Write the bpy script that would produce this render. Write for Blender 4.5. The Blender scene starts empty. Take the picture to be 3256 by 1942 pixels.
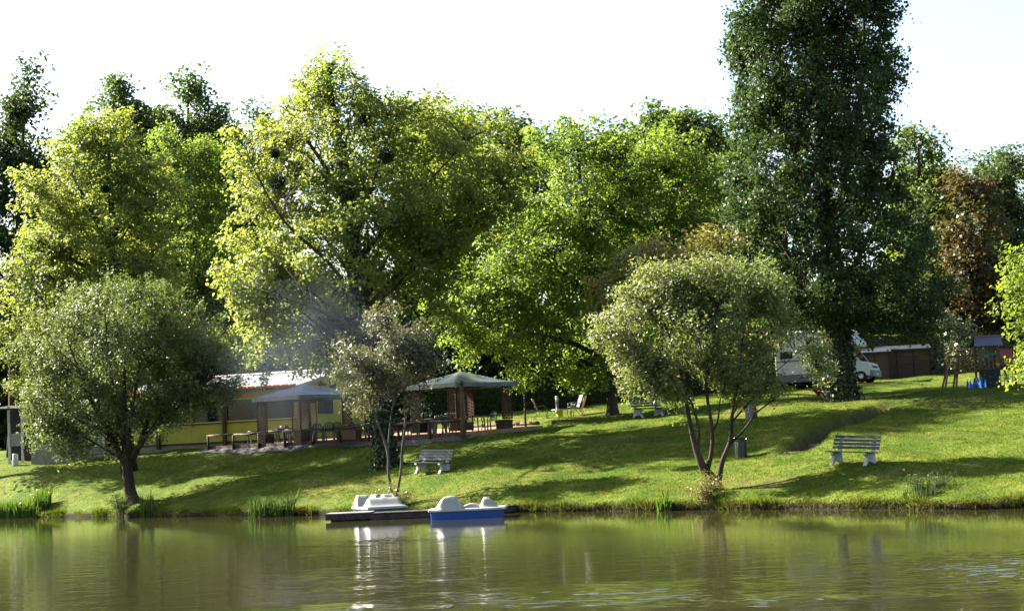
import bpy, math, random
import numpy as np
from mathutils import Vector, Matrix

R = math.radians
random.seed(7)
scene = bpy.context.scene
COL = scene.collection

# ------------------------------------------------------------------ camera
PXF, PW, PH = 5500.0, 3256.0, 1942.0
CAM = Vector((0.0, 0.0, 2.33))
PITCH, ROLL = math.atan(449 / 5500.0), R(-2.6)
CROT = Matrix.Rotation(R(90) + PITCH, 3, 'X') @ Matrix.Rotation(ROLL, 3, 'Z')
cd = bpy.data.cameras.new('camera')
cam = bpy.data.objects.new('camera', cd)
COL.objects.link(cam)
cam.matrix_world = Matrix.Translation(CAM) @ CROT.to_4x4()
cd.sensor_width = 36.0
cd.lens = 36.0 * PXF / PW
cd.clip_start, cd.clip_end = 0.5, 6000
cd.dof.use_dof = True
cd.dof.focus_distance = 62.0
cd.dof.aperture_fstop = 3.5
scene.camera = cam

# ------------------------------------------------------------------ sky, sun, exposure
SUN_EL = R(35.0)
SUN_H = Vector((-0.88, 0.475, 0)).normalized()          # horizontal direction towards the sun
world = bpy.data.worlds.new('World')
scene.world = world
world.use_nodes = True
nt = world.node_tree
bg = nt.nodes['Background']
sky = nt.nodes.new('ShaderNodeTexSky')
sky.sky_type = 'NISHITA'
sky.sun_disc = False
sky.sun_elevation = SUN_EL
sky.sun_rotation = math.atan2(SUN_H.x, SUN_H.y)
sky.air_density, sky.dust_density, sky.ozone_density = 1.0, 2.4, 0.8
nt.links.new(sky.outputs[0], bg.inputs[0])
bg.inputs[1].default_value = 0.06
sd = bpy.data.lights.new('sun', 'SUN')
sd.energy = 5.0
sd.angle = R(0.53)
sd.color = (1.0, 0.94, 0.84)
sun = bpy.data.objects.new('sun', sd)
COL.objects.link(sun)
sdir = Vector((SUN_H.x * math.cos(SUN_EL), SUN_H.y * math.cos(SUN_EL), math.sin(SUN_EL)))
sun.rotation_euler = sdir.to_track_quat('Z', 'Y').to_euler()
vs = scene.view_settings
vs.view_transform = 'Standard'
vs.look = 'None'
vs.exposure = 2.7
vs.gamma = 1.0
vs.use_curve_mapping = False
scene.cycles.max_bounces = 12
scene.cycles.diffuse_bounces = 5
scene.cycles.transmission_bounces = 10
scene.cycles.transparent_max_bounces = 8
scene.cycles.caustics_reflective = False
scene.cycles.caustics_refractive = False

# ------------------------------------------------------------------ photo pixel + depth -> world point
def at(px, py, Y):
    d = CROT @ Vector(((px - PW / 2) / PXF, (PH / 2 - py) / PXF, -1.0))
    return CAM + d * ((Y - CAM.y) / d.y)
def ppm(Y): return PXF / Y

# ------------------------------------------------------------------ terrain
BANK = np.array([(-60, 118), (-40, 100), (-26.2, 86.8), (-17.7, 78), (-11.4, 71.6), (-4.3, 65.7), (0.46, 61.6), (6.3, 56.7), (11.7, 49.8), (14.1, 48.2), (20, 43.5), (32, 34), (60, 30)], float)
def yw(X):
    X = np.asarray(X, float)
    b = np.interp(X, BANK[:, 0], BANK[:, 1])
    return b + 0.22 * np.sin(X * 0.9) + 0.12 * np.sin(X * 2.3 + 1)
PROF = np.array([(-40, -1.6), (-4, -1.2), (-0.6, -0.5), (-0.05, -0.15), (0.02, 0.16), (0.3, 0.34), (1, 0.62), (2.5, 1.03), (4.2, 1.45), (6, 1.78), (9.2, 2.62), (13, 3.15), (18, 3.75), (35, 4.95), (42, 5.4), (70, 6.6), (120, 7.5), (3000, 9)], float)
CTRL = []   # (X, Y, z)
for px, py, Y in [(2715, 1462, 57), (1400, 1500, 70), (2355, 1447, 63), (2285, 1558, 58), (2672, 1268, 75), (1235, 1478, 74), (1720, 1326, 86), (1945, 1320, 84), (2640, 1228, 96), (2850, 1210, 104), (3070, 1245, 84), (3200, 1242, 84), (60, 1462, 97), (2990, 1245, 84), (200, 1455, 104), (420, 1448, 97), (2385, 1305, 74), (2060, 1325, 80), (2600, 1330, 70), (3000, 1330, 66), (2900, 1420, 60), (3200, 1420, 58), (640, 1432, 91.2), (300, 1448, 94.5), (500, 1440, 92.5), (110, 1458, 94.5), (230, 1452, 93.5), (400, 1445, 92), (160, 1456, 95), (20, 1462, 98)]:
    p = at(px, py, Y); CTRL.append((p.x, p.y, p.z))
CTRL = np.array(CTRL)
def prof(X, Y):
    s = (Y - yw(X)) * 0.72
    return s, np.interp(s, PROF[:, 0], PROF[:, 1])
_cs, _cz = prof(CTRL[:, 0], CTRL[:, 1])
_CR = CTRL[:, 2] - _cz
TER = [(-15.8, 88.7), (-2.3, 76.9), (1.2, 80.6), (-1.0, 86.5), (-7.5, 96.5), (-15.2, 92.5)]   # terrace outline, front edge first
TA, TB = np.array(TER[0]), np.array(TER[1])
TD = (TB - TA) / np.linalg.norm(TB - TA); TN = np.array((-TD[1], TD[0]))
def terrace_z(X, Y):
    return 3.02 + 0.045 * np.maximum(0, (np.asarray(X) - TA[0]) * TN[0] + (np.asarray(Y) - TA[1]) * TN[1])
def in_poly(X, Y, poly, grow=0.0):
    d = np.full(np.shape(X), 1e9)
    n = len(poly)
    for i in range(n):
        a, b = np.array(poly[i]), np.array(poly[(i + 1) % n])
        e = (b - a) / np.linalg.norm(b - a)
        d = np.minimum(d, -(e[1] * (X - a[0]) - e[0] * (Y - a[1])))
    return d + grow          # > 0 inside (counter-clockwise outline)
_ang = sum((TER[(i + 1) % 6][0] - TER[i][0]) * (TER[(i + 1) % 6][1] + TER[i][1]) for i in range(6))
assert _ang < 0
PATH = [tuple(at(px, py, Y))[:2] for px, py, Y in [(2890, 1290, 72.5), (2760, 1320, 69.5), (2650, 1375, 66), (2560, 1420, 62.8), (2500, 1440, 61.5)]]
def path_dist(X, Y):
    best = np.full(np.shape(X), 1e9); side = np.zeros(np.shape(X)); tt = np.zeros(np.shape(X))
    n = len(PATH) - 1
    for i in range(n):
        a, b = np.array(PATH[i]), np.array(PATH[i + 1])
        L = np.linalg.norm(b - a); e = (b - a) / L
        t = np.clip((X - a[0]) * e[0] + (Y - a[1]) * e[1], 0, L)
        dx, dy = X - a[0] - t * e[0], Y - a[1] - t * e[1]
        d = np.hypot(dx, dy); sg = np.sign(e[0] * dy - e[1] * dx)
        m = d < best
        best = np.where(m, d, best); side = np.where(m, sg, side); tt = np.where(m, (i + t / L) / n, tt)
    return best, side, tt
def ground(X, Y):
    X = np.asarray(X, float); Y = np.asarray(Y, float)
    s, z = prof(X, Y)
    w = np.exp(-((X[..., None] - CTRL[:, 0]) ** 2 + (Y[..., None] - CTRL[:, 1]) ** 2) / (2 * 3.4 ** 2))
    fade = np.clip((s - 0.3) / 2.0, 0, 1)
    z = z + fade * (w * _CR).sum(-1) / (w.sum(-1) + 0.15)
    z = z + np.clip(s, 0, 1) * (0.045 * np.sin(X * 1.1 + 0.6 * Y) + 0.035 * np.sin(0.7 * X - 1.5 * Y) + 0.02 * np.sin(2.9 * X + 2.1 * Y))
    # worn path cut into the slope
    d, sd_, t = path_dist(X, Y)
    depth = 0.62 * np.clip(t * 5, 0, 1) * np.clip((1 - t) * 4, 0, 1)
    z = z - depth * np.clip(1.25 - np.maximum(0, d - 0.26) / 0.4, 0, 1)
    # cut under the terrace, bank up to it
    ins = in_poly(X, Y, TER)
    zt = terrace_z(X, Y)
    z = np.where(ins > 0.25, np.minimum(z, zt - 0.22), z)
    z = np.where(ins <= 0.25, np.minimum(z, zt - 0.18 + 0.22 * np.maximum(0, -ins - 0.2)), z)
    return z
def gz(X, Y): return float(ground(np.array(X), np.array(Y)))
def on_ground(px, py, Y):
    p = at(px, py, Y); return Vector((p.x, p.y, gz(p.x, p.y)))

# ------------------------------------------------------------------ materials
MATS = {}
def new_mat(name):
    m = bpy.data.materials.new(name); m.use_nodes = True
    return m, m.node_tree, m.node_tree.nodes['Principled BSDF']
DIM = {'bench_paint': .4, 'bin_green_metal': .4, 'roof_felt': .35, 'yellow_wall': 1.0, 'yellow_trim': 0.9, 'roof_sheet': 1.0, 'boat_white': 0.5, 'camper_white': 0.8, 'iris_yellow': 1.0, 'terracotta_tile': 1.0, 'boat_blue': 0.8, 'cream_top': .8, 'yellow_plastic': .8, 'sling_fabric': .55, 'reflection_terracotta': 1.0, 'bench_concrete': .8}
def pmat(name, col, rough=0.6, spec=0.4, metal=0.0, var=0.12, scale=6.0, bump=0.0, bscale=None, stretch=None, col2=None):
    if name in MATS: return MATS[name]
    col = tuple(c * DIM.get(name, 0.6) for c in col)
    m, t, b = new_mat(name)
    N, L = t.nodes, t.links
    tc = N.new('ShaderNodeTexCoord')
    mp = N.new('ShaderNodeMapping'); L.new(tc.outputs['Object'], mp.inputs[0])
    if stretch: mp.inputs['Scale'].default_value = stretch
    no = N.new('ShaderNodeTexNoise'); no.inputs['Scale'].default_value = scale; no.inputs['Detail'].default_value = 5
    L.new(mp.outputs[0], no.inputs['Vector'])
    mx = N.new('ShaderNodeMix'); mx.data_type = 'RGBA'
    c2 = col2 or tuple(min(1, c * (1 + 2 * var)) for c in col)
    c1 = col if col2 else tuple(c * (1 - 2 * var) for c in col)
    mx.inputs[6].default_value = (*c1, 1); mx.inputs[7].default_value = (*c2, 1)
    cr = N.new('ShaderNodeMapRange'); cr.inputs[1].default_value = 0.3; cr.inputs[2].default_value = 0.7
    L.new(no.outputs[0], cr.inputs[0]); L.new(cr.outputs[0], mx.inputs[0])
    L.new(mx.outputs[2], b.inputs['Base Color'])
    b.inputs['Roughness'].default_value = rough
    b.inputs['Specular IOR Level'].default_value = spec
    b.inputs['Metallic'].default_value = metal
    if bump:
        n2 = N.new('ShaderNodeTexNoise'); n2.inputs['Scale'].default_value = bscale or scale * 4; n2.inputs['Detail'].default_value = 4
        L.new(mp.outputs[0], n2.inputs['Vector'])
        bp = N.new('ShaderNodeBump'); bp.inputs['Strength'].default_value = bump; bp.inputs['Distance'].default_value = 0.02
        L.new(n2.outputs[0], bp.inputs['Height']); L.new(bp.outputs[0], b.inputs['Normal'])
    MATS[name] = m
    return m
def leaf_mat(name, a, b_, tr=0.45, rough=0.42, spec=0.5, trcol=None, cl=0.35, third=None):
    m, t, b = new_mat(name)
    N, L = t.nodes, t.links
    g = N.new('ShaderNodeNewGeometry')
    mx = N.new('ShaderNodeMix'); mx.data_type = 'RGBA'
    mx.inputs[6].default_value = (*a, 1); mx.inputs[7].default_value = (*b_, 1)
    L.new(g.outputs['Random Per Island'], mx.inputs[0])
    tc = N.new('ShaderNodeTexCoord')
    no = N.new('ShaderNodeTexNoise'); no.inputs['Scale'].default_value = cl; no.inputs['Detail'].default_value = 3
    L.new(tc.outputs['Object'], no.inputs['Vector'])
    mr = N.new('ShaderNodeMapRange'); mr.inputs[1].default_value = 0.4; mr.inputs[2].default_value = 0.68; mr.inputs[4].default_value = 0.75
    L.new(no.outputs[0], mr.inputs[0])
    m2 = N.new('ShaderNodeMix'); m2.data_type = 'RGBA'
    th = third or tuple(0.5 * (x + y) * k for x, y, k in zip(a, b_, (0.75, 0.85, 0.8)))
    m2.inputs[7].default_value = (*th, 1)
    L.new(mr.outputs[0], m2.inputs[0]); L.new(mx.outputs[2], m2.inputs[6])
    L.new(m2.outputs[2], b.inputs['Base Color'])
    b.inputs['Roughness'].default_value = rough
    b.inputs['Specular IOR Level'].default_value = spec
    ts = N.new('ShaderNodeBsdfTranslucent')
    mu = N.new('ShaderNodeMix'); mu.data_type = 'RGBA'; mu.blend_type = 'MULTIPLY'; mu.inputs[0].default_value = 1
    L.new(m2.outputs[2], mu.inputs[6]); mu.inputs[7].default_value = (*(trcol or (1.65, 1.6, 0.85)), 1)
    L.new(mu.outputs[2], ts.inputs[0])
    ms = N.new('ShaderNodeMixShader'); ms.inputs[0].default_value = tr
    L.new(b.outputs[0], ms.inputs[1]); L.new(ts.outputs[0], ms.inputs[2])
    L.new(ms.outputs[0], N['Material Output'].inputs[0])
    return m

# ------------------------------------------------------------------ mesh building
class MB:
    def __init__(s): s.v, s.f = [], []
    def add(s, vs_, fs):
        o = len(s.v); s.v += [tuple(v) for v in vs_]; s.f += [tuple(i + o for i in f) for f in fs]; return s
    def box(s, c, d, rz=0.0, m=None):
        hx, hy, hz = d[0] / 2, d[1] / 2, d[2] / 2
        vs_ = [Vector((x, y, z)) for z in (-hz, hz) for x, y in ((-hx, -hy), (hx, -hy), (hx, hy), (-hx, hy))]
        M = Matrix.Rotation(rz, 3, 'Z') if m is None else m
        return s.add([M @ v + Vector(c) for v in vs_], [(3, 2, 1, 0), (4, 5, 6, 7), (0, 1, 5, 4), (1, 2, 6, 5), (2, 3, 7, 6), (3, 0, 4, 7)])
    def b6(s, x0, x1, y0, y1, z0, z1): return s.box(((x0 + x1) / 2, (y0 + y1) / 2, (z0 + z1) / 2), (x1 - x0, y1 - y0, z1 - z0))
    def beam(s, p, q, w, h, up=(0, 0, 1)):
        p, q = Vector(p), Vector(q); d = (q - p).normalized(); u = Vector(up)
        r = d.cross(u)
        if r.length < 1e-3: r = d.cross(Vector((1, 0, 0)))
        r.normalize(); u = r.cross(d)
        vs_ = [a + r * x * w / 2 + u * y * h / 2 for a in (p, q) for x, y in ((-1, -1), (1, -1), (1, 1), (-1, 1))]
        return s.add(vs_, [(0, 1, 2, 3), (7, 6, 5, 4), (0, 4, 5, 1), (1, 5, 6, 2), (2, 6, 7, 3), (3, 7, 4, 0)])
    def tube(s, pts, rad, n=6, cap=True):
        pts = [Vector(p) for p in pts]
        o = len(s.v); k = len(pts)
        for i, p in enumerate(pts):
            d = (pts[min(i + 1, k - 1)] - pts[max(i - 1, 0)]).normalized()
            a = d.cross(Vector((0.31, 0.95, 0.1)))
            if a.length < 0.1: a = d.cross(Vector((1, 0, 0)))
            a.normalize(); b = d.cross(a)
            r = rad[i] if hasattr(rad, '__len__') else rad
            for j in range(n):
                t = 2 * math.pi * j / n
                s.v.append(tuple(p + (a * math.cos(t) + b * math.sin(t)) * r))
        for i in range(k - 1):
            for j in range(n):
                j2 = (j + 1) % n
                s.f.append((o + i * n + j, o + i * n + j2, o + (i + 1) * n + j2, o + (i + 1) * n + j))
        if cap:
            s.f.append(tuple(o + j for j in range(n))[::-1]); s.f.append(tuple(o + (k - 1) * n + j for j in range(n)))
        return s
    def prism(s, poly, h0, h1, axis='y'):
        n = len(poly)
        def mk(a, b, h): return {'y': (a, h, b), 'x': (h, a, b), 'z': (a, b, h)}[axis]
        vs_ = [mk(a, b, h0) for a, b in poly] + [mk(a, b, h1) for a, b in poly]
        return s.add(vs_, [tuple(range(n))[::-1], tuple(range(n, 2 * n))] + [(i, (i + 1) % n, n + (i + 1) % n, n + i) for i in range(n)])
    def lathe(s, prof_, n=16, c=(0, 0, 0)):
        o = len(s.v)
        for r, z in prof_:
            for j in range(n):
                t = 2 * math.pi * j / n; s.v.append((c[0] + r * math.cos(t), c[1] + r * math.sin(t), c[2] + z))
        for i in range(len(prof_) - 1):
            for j in range(n):
                j2 = (j + 1) % n; s.f.append((o + i * n + j, o + i * n + j2, o + (i + 1) * n + j2, o + (i + 1) * n + j))
        return s
    def mesh(s, name, mat, smooth=False, fix=True):
        me = bpy.data.meshes.new(name); me.from_pydata(s.v, [], s.f)
        if fix:
            import bmesh
            bm = bmesh.new(); bm.from_mesh(me); bmesh.ops.recalc_face_normals(bm, faces=bm.faces); bm.to_mesh(me); bm.free()
        if mat: me.materials.append(mat)
        if smooth: me.polygons.foreach_set('use_smooth', [True] * len(me.polygons))
        me.update(); return me
    def build(s, name, mat, parent=None, smooth=False, bevel=0.0):
        o = bpy.data.objects.new(name, s.mesh(name, mat, smooth)); COL.objects.link(o)
        if parent: o.parent = parent
        if bevel:
            md = o.modifiers.new('bevel', 'BEVEL'); md.width = bevel; md.segments = 2; md.limit_method = 'ANGLE'
        return o
def tag(o, label=None, cat=None, group=None, kind=None):
    if label: o['label'] = label
    if cat: o['category'] = cat
    if group: o['group'] = group
    if kind: o['kind'] = kind
    return o
def thing(name, label, cat, loc=(0, 0, 0), rz=0.0, group=None):
    o = bpy.data.objects.new(name, None); COL.objects.link(o)
    o.empty_display_size = 0.2
    o.location = loc; o.rotation_euler = (0, 0, rz)
    return tag(o, label, cat, group)
def copy_tree(o, loc=None, rz=None, label=None, parent=None):
    c = o.copy(); COL.objects.link(c); c.parent = parent
    if loc is not None: c.location = loc
    if rz is not None: c.rotation_euler = (o.rotation_euler[0], o.rotation_euler[1], rz)
    if label: c['label'] = label
    for ch in list(o.children): copy_tree(ch, parent=c)
    return c
def piece(name, me, parent, loc=(0, 0, 0), rot=(0, 0, 0)):
    o = bpy.data.objects.new(name, me); COL.objects.link(o); o.parent = parent
    o.location = loc; o.rotation_euler = rot; return o
def np_mesh(name, verts, nside, mat):
    """verts (N*nside,3): N separate faces with nside corners"""
    me = bpy.data.meshes.new(name)
    nv = len(verts); nf = nv // nside
    me.vertices.add(nv); me.vertices.foreach_set('co', verts.astype(np.float32).ravel())
    me.loops.add(nv); me.loops.foreach_set('vertex_index', np.arange(nv, dtype=np.int32))
    me.polygons.add(nf); me.polygons.foreach_set('loop_start', np.arange(0, nv, nside, dtype=np.int32))
    me.materials.append(mat); me.update(calc_edges=True)
    return me
def nrmz(a): return a / np.maximum(1e-9, np.linalg.norm(a, axis=-1, keepdims=True))
def leaves_mesh(name, pos, nrm, dr, L, W, mat, fold=0.18):
    n = nrmz(nrm); t = dr - (dr * n).sum(-1, keepdims=True) * n; t = nrmz(t); b = np.cross(n, t)
    L = L[:, None]; W = W[:, None]
    v = np.stack([pos - t * L * 0.5, pos + b * W * 0.5 + n * fold * W - t * L * 0.06, pos + t * L * 0.5 - n * fold * 0.6 * L, pos - b * W * 0.5 + n * fold * W - t * L * 0.06], 1)
    return np_mesh(name, v.reshape(-1, 3), 4, mat)

# ================================================================== SETTING
rng = np.random.default_rng(11)
def lawn_colour(N, L, b, tuft=False):
    tc = N.new('ShaderNodeTexCoord')
    def noise(sc, det=4):
        n = N.new('ShaderNodeTexNoise'); n.inputs['Scale'].default_value = sc; n.inputs['Detail'].default_value = det
        L.new(tc.outputs['Object'], n.inputs['Vector']); return n
    def rng_(n, a, c):
        m = N.new('ShaderNodeMapRange'); m.inputs[1].default_value = a; m.inputs[2].default_value = c; L.new(n.outputs[0], m.inputs[0]); return m
    def mix(f, a, c):
        m = N.new('ShaderNodeMix'); m.data_type = 'RGBA'
        for i, x in ((6, a), (7, c)):
            if isinstance(x, tuple): m.inputs[i].default_value = (*x, 1)
            else: L.new(x.outputs[2], m.inputs[i])
        L.new(f.outputs[0], m.inputs[0]); return m
    g1 = mix(rng_(noise(0.55), 0.35, 0.66), (0.046, 0.074, 0.008), (0.102, 0.116, 0.017))
    g2 = mix(rng_(noise(0.19, 7), 0.55, 0.76), g1, (0.150, 0.128, 0.036))
    g3 = mix(rng_(noise(3.2, 4), 0.42, 0.72), g2, (0.036, 0.066, 0.005))
    return g3, mix, tc
# --- pond
def build_water():
    m, t, b = new_mat('pond_water')
    N, L = t.nodes, t.links
    b.inputs['Base Color'].default_value = (0.022, 0.0215, 0.008, 1)
    b.inputs['Roughness'].default_value = 0.04
    b.inputs['IOR'].default_value = 1.333
    tc = N.new('ShaderNodeTexCoord')
    def noise(sx, sy, det, rot=0.0):
        mp = N.new('ShaderNodeMapping'); mp.inputs['Scale'].default_value = (sx, sy, 1); mp.inputs['Rotation'].default_value = (0, 0, rot)
        n = N.new('ShaderNodeTexNoise'); n.inputs['Scale'].default_value = 1; n.inputs['Detail'].default_value = det; n.inputs['Roughness'].default_value = 0.55
        L.new(tc.outputs['Object'], mp.inputs[0]); L.new(mp.outputs[0], n.inputs['Vector']); return n
    fine = noise(5.0, 9.0, 3, 0.2); mid = noise(1.1, 2.4, 3, -0.15); chop = noise(1.6, 3.2, 1, 0.1)
    gust = noise(0.13, 0.085, 2, 0.3)
    mr = N.new('ShaderNodeMapRange'); mr.inputs[1].default_value = 0.58; mr.inputs[2].default_value = 0.85
    L.new(gust.outputs[0], mr.inputs[0])
    def patch(cx, cy, rx, ry):
        mp = N.new('ShaderNodeMapping'); mp.vector_type = 'TEXTURE'; mp.inputs['Location'].default_value = (cx, cy, 0); mp.inputs['Scale'].default_value = (rx, ry, 1)
        L.new(tc.outputs['Object'], mp.inputs[0]); ln = N.new('ShaderNodeVectorMath'); ln.operation = 'LENGTH'; L.new(mp.outputs[0], ln.inputs[0])
        r = N.new('ShaderNodeMapRange'); r.interpolation_type = 'SMOOTHSTEP'; r.inputs[1].default_value = 1.0; r.inputs[2].default_value = 0.0; L.new(ln.outputs['Value'], r.inputs[0]); return r
    # cat's-paws where the breeze touches the water
    last = mr
    for g in ((7.8, 28.8, 3.4, 5.6), (1.4, 27.0, 4.6, 2.8), (-3.6, 26.2, 3.6, 1.8), (4.2, 25.0, 4.0, 1.6)):
        mxm = N.new('ShaderNodeMath'); mxm.operation = 'MAXIMUM'; L.new(last.outputs[0], mxm.inputs[0]); L.new(patch(*g).outputs[0], mxm.inputs[1]); last = mxm
    brk = noise(0.9, 0.55, 3, 0.5); br = N.new('ShaderNodeMapRange'); br.inputs[1].default_value = 0.36; br.inputs[2].default_value = 0.62; L.new(brk.outputs[0], br.inputs[0])
    mm = N.new('ShaderNodeMath'); mm.operation = 'MULTIPLY'; L.new(last.outputs[0], mm.inputs[0]); L.new(br.outputs[0], mm.inputs[1])
    mr = mm
    # ripples are stronger out on the open water than in the lee of the bank
    sp = N.new('ShaderNodeSeparateXYZ'); L.new(tc.outputs['Object'], sp.inputs[0])
    ad = N.new('ShaderNodeMath'); ad.operation = 'MULTIPLY_ADD'; L.new(sp.outputs[0], ad.inputs[0]); ad.inputs[1].default_value = 0.93; L.new(sp.outputs[1], ad.inputs[2])
    lee = N.new('ShaderNodeMapRange'); lee.inputs[1].default_value = 56; lee.inputs[2].default_value = 24; lee.inputs[3].default_value = 0.05; lee.inputs[4].default_value = 1.0
    L.new(ad.outputs[0], lee.inputs[0])
    ml = N.new('ShaderNodeMath'); ml.operation = 'MULTIPLY'; L.new(mr.outputs[0], ml.inputs[0]); L.new(lee.outputs[0], ml.inputs[1])
    ad2 = N.new('ShaderNodeMath'); ad2.operation = 'MULTIPLY_ADD'; L.new(lee.outputs[0], ad2.inputs[0]); ad2.inputs[1].default_value = 0.34; ad2.inputs[2].default_value = 0.012
    def mul(x, y, add=None, k=None):
        m_ = N.new('ShaderNodeMath'); m_.operation = 'MULTIPLY_ADD'; L.new(x.outputs[0], m_.inputs[0])
        if k is None: L.new(y.outputs[0], m_.inputs[1])
        else: m_.inputs[1].default_value = k
        if add is None: m_.inputs[2].default_value = 0
        else: L.new(add.outputs[0], m_.inputs[2])
        return m_
    h1 = mul(mul(fine, ad2), None, None, 0.35); h1 = mul(mul(mid, ad2), None, h1, 1.9)
    h2 = mul(mul(chop, ml), None, h1, 7.0)
    bp = N.new('ShaderNodeBump'); bp.inputs['Strength'].default_value = 1.0; bp.inputs['Distance'].default_value = 0.02
    L.new(h2.outputs[0], bp.inputs['Height']); L.new(bp.outputs[0], b.inputs['Normal'])
    w = MB().add([(-150, -60, 0), (150, -60, 0), (150, 150, 0), (-150, 150, 0)], [(0, 1, 2, 3)]).build('pond', m)
    tag(w, 'still green-brown pond with ripples', None, None, 'structure')
build_water()
# --- terrain sheet
def worn(X, Y):
    w = 0 * X
    for px, py, Yd, rx, ry, sk, k in ((2810, 1500, 54.5, 1.3, .45, -.9, .85), (2440, 1520, 57.5, 1.1, .8, -.5, .7), (1385, 1592, 65.5, .8, .5, -.8, .7), (1960, 1425, 70, 2.2, .5, -.8, .55), (2350, 1520, 58.5, 1.6, .5, -.8, .5), (600, 1560, 76.5, 2.5, .7, -.9, .35), (3050, 1400, 60, 2.0, .6, -.8, .4), (1700, 1385, 76, 1.8, .5, -.6, .4)):
        p = at(px, py, Yd); dy = Y - p.y; dx = X - p.x - dy * sk * 0
        a_, b_ = (dx - dy) * .707, (dx + dy) * .707
        w = np.maximum(w, k * np.exp(-((a_ / rx) ** 2 + (b_ / ry) ** 2)))
    return w * (0.75 + 0.35 * np.sin(X * 4.1 + Y * 2.7) * np.sin(X * 2.3 - Y * 5.2))
def build_ground():
    xs = np.concatenate([[-2500, -900, -300, -150, -90, -60], np.arange(-48, -34, 1.0), np.arange(-34, 26, 0.24), np.arange(26, 44, 1.0), [50, 60, 90, 150, 300, 900, 2500]])
    rs = np.concatenate([[-80, -25, -8, -3, -1.2, -0.5, -0.2, -0.09, -0.03, 0.03, 0.12, 0.25], np.arange(0.45, 34, 0.24), np.arange(34, 75, 1.0), [80, 95, 130, 250, 800, 2800]])
    X, Rr = np.meshgrid(xs, rs, indexing='ij')
    Xc = np.clip(X, -60, 60)
    Y = yw(Xc) + Rr + np.where(np.abs(X) > 60, 0, 0)
    Z = ground(Xc, Y)
    d, sd_, t = path_dist(X, Y)
    s = Rr * 0.72
    dirt = np.clip(1.3 - np.maximum(0, d - 0.35) / 0.3, 0, 1) * np.clip(t * 6, 0, 1) * np.clip((1 - t) * 5, 0, 1)
    dirt = np.maximum(dirt, (s < 0.05) * 1.0)
    dirt = np.maximum(dirt, worn(X, Y))
    nx, nr = X.shape
    me = bpy.data.meshes.new('ground')
    co = np.stack([X, Y, Z], -1).reshape(-1, 3)
    me.vertices.add(len(co)); me.vertices.foreach_set('co', co.astype(np.float32).ravel())
    i, j = np.meshgrid(np.arange(nx - 1), np.arange(nr - 1), indexing='ij')
    q = np.stack([i * nr + j, (i + 1) * nr + j, (i + 1) * nr + j + 1, i * nr + j + 1], -1).reshape(-1)
    me.loops.add(len(q)); me.loops.foreach_set('vertex_index', q.astype(np.int32))
    me.polygons.add(len(q) // 4); me.polygons.foreach_set('loop_start', np.arange(0, len(q), 4, dtype=np.int32))
    me.update(calc_edges=True)
    me.polygons.foreach_set('use_smooth', [True] * len(me.polygons))
    at_ = me.attributes.new('dirt', 'FLOAT', 'POINT'); at_.data.foreach_set('value', dirt.astype(np.float32).ravel())
    m, t_, b = new_mat('lawn_ground')
    N, L = t_.nodes, t_.links
    g3, mix, tc = lawn_colour(N, L, b)
    a = N.new('ShaderNodeAttribute'); a.attribute_name = 'dirt'
    n = N.new('ShaderNodeTexNoise'); n.inputs['Scale'].default_value = 3.0; L.new(tc.outputs['Object'], n.inputs['Vector'])
    nm = N.new('ShaderNodeMix'); nm.data_type = 'RGBA'; nm.inputs[6].default_value = (0.085, 0.055, 0.03, 1); nm.inputs[7].default_value = (0.04, 0.028, 0.016, 1)
    L.new(n.outputs[0], nm.inputs[0])
    fm = N.new('ShaderNodeMix'); fm.data_type = 'RGBA'
    L.new(a.outputs['Fac'], fm.inputs[0]); L.new(g3.outputs[2], fm.inputs[6]); L.new(nm.outputs[2], fm.inputs[7])
    gp_ = N.new('ShaderNodeNewGeometry'); sz_ = N.new('ShaderNodeSeparateXYZ'); L.new(gp_.outputs['Position'], sz_.inputs[0])
    wet = N.new('ShaderNodeMapRange'); wet.inputs[1].default_value = 0.22; wet.inputs[2].default_value = 0.10; L.new(sz_.outputs[2], wet.inputs[0])
    mud = N.new('ShaderNodeMix'); mud.data_type = 'RGBA'; mud.inputs[7].default_value = (0.018, 0.014, 0.009, 1); L.new(wet.outputs[0], mud.inputs[0]); L.new(fm.outputs[2], mud.inputs[6])
    L.new(mud.outputs[2], b.inputs['Base Color'])
    b.inputs['Roughness'].default_value = 0.9; b.inputs['Specular IOR Level'].default_value = 0.05
    n2 = N.new('ShaderNodeTexNoise'); n2.inputs['Scale'].default_value = 14; n2.inputs['Detail'].default_value = 5; L.new(tc.outputs['Object'], n2.inputs['Vector'])
    bp = N.new('ShaderNodeBump'); bp.inputs['Distance'].default_value = 0.08; bp.inputs['Strength'].default_value = 0.6
    L.new(n2.outputs[0], bp.inputs['Height']); L.new(bp.outputs[0], b.inputs['Normal'])
    me.materials.append(m)
    o = bpy.data.objects.new('ground', me); COL.objects.link(o)
    tag(o, 'sloping grassy bank rising from the pond', None, None, 'structure')
build_ground()
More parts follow.
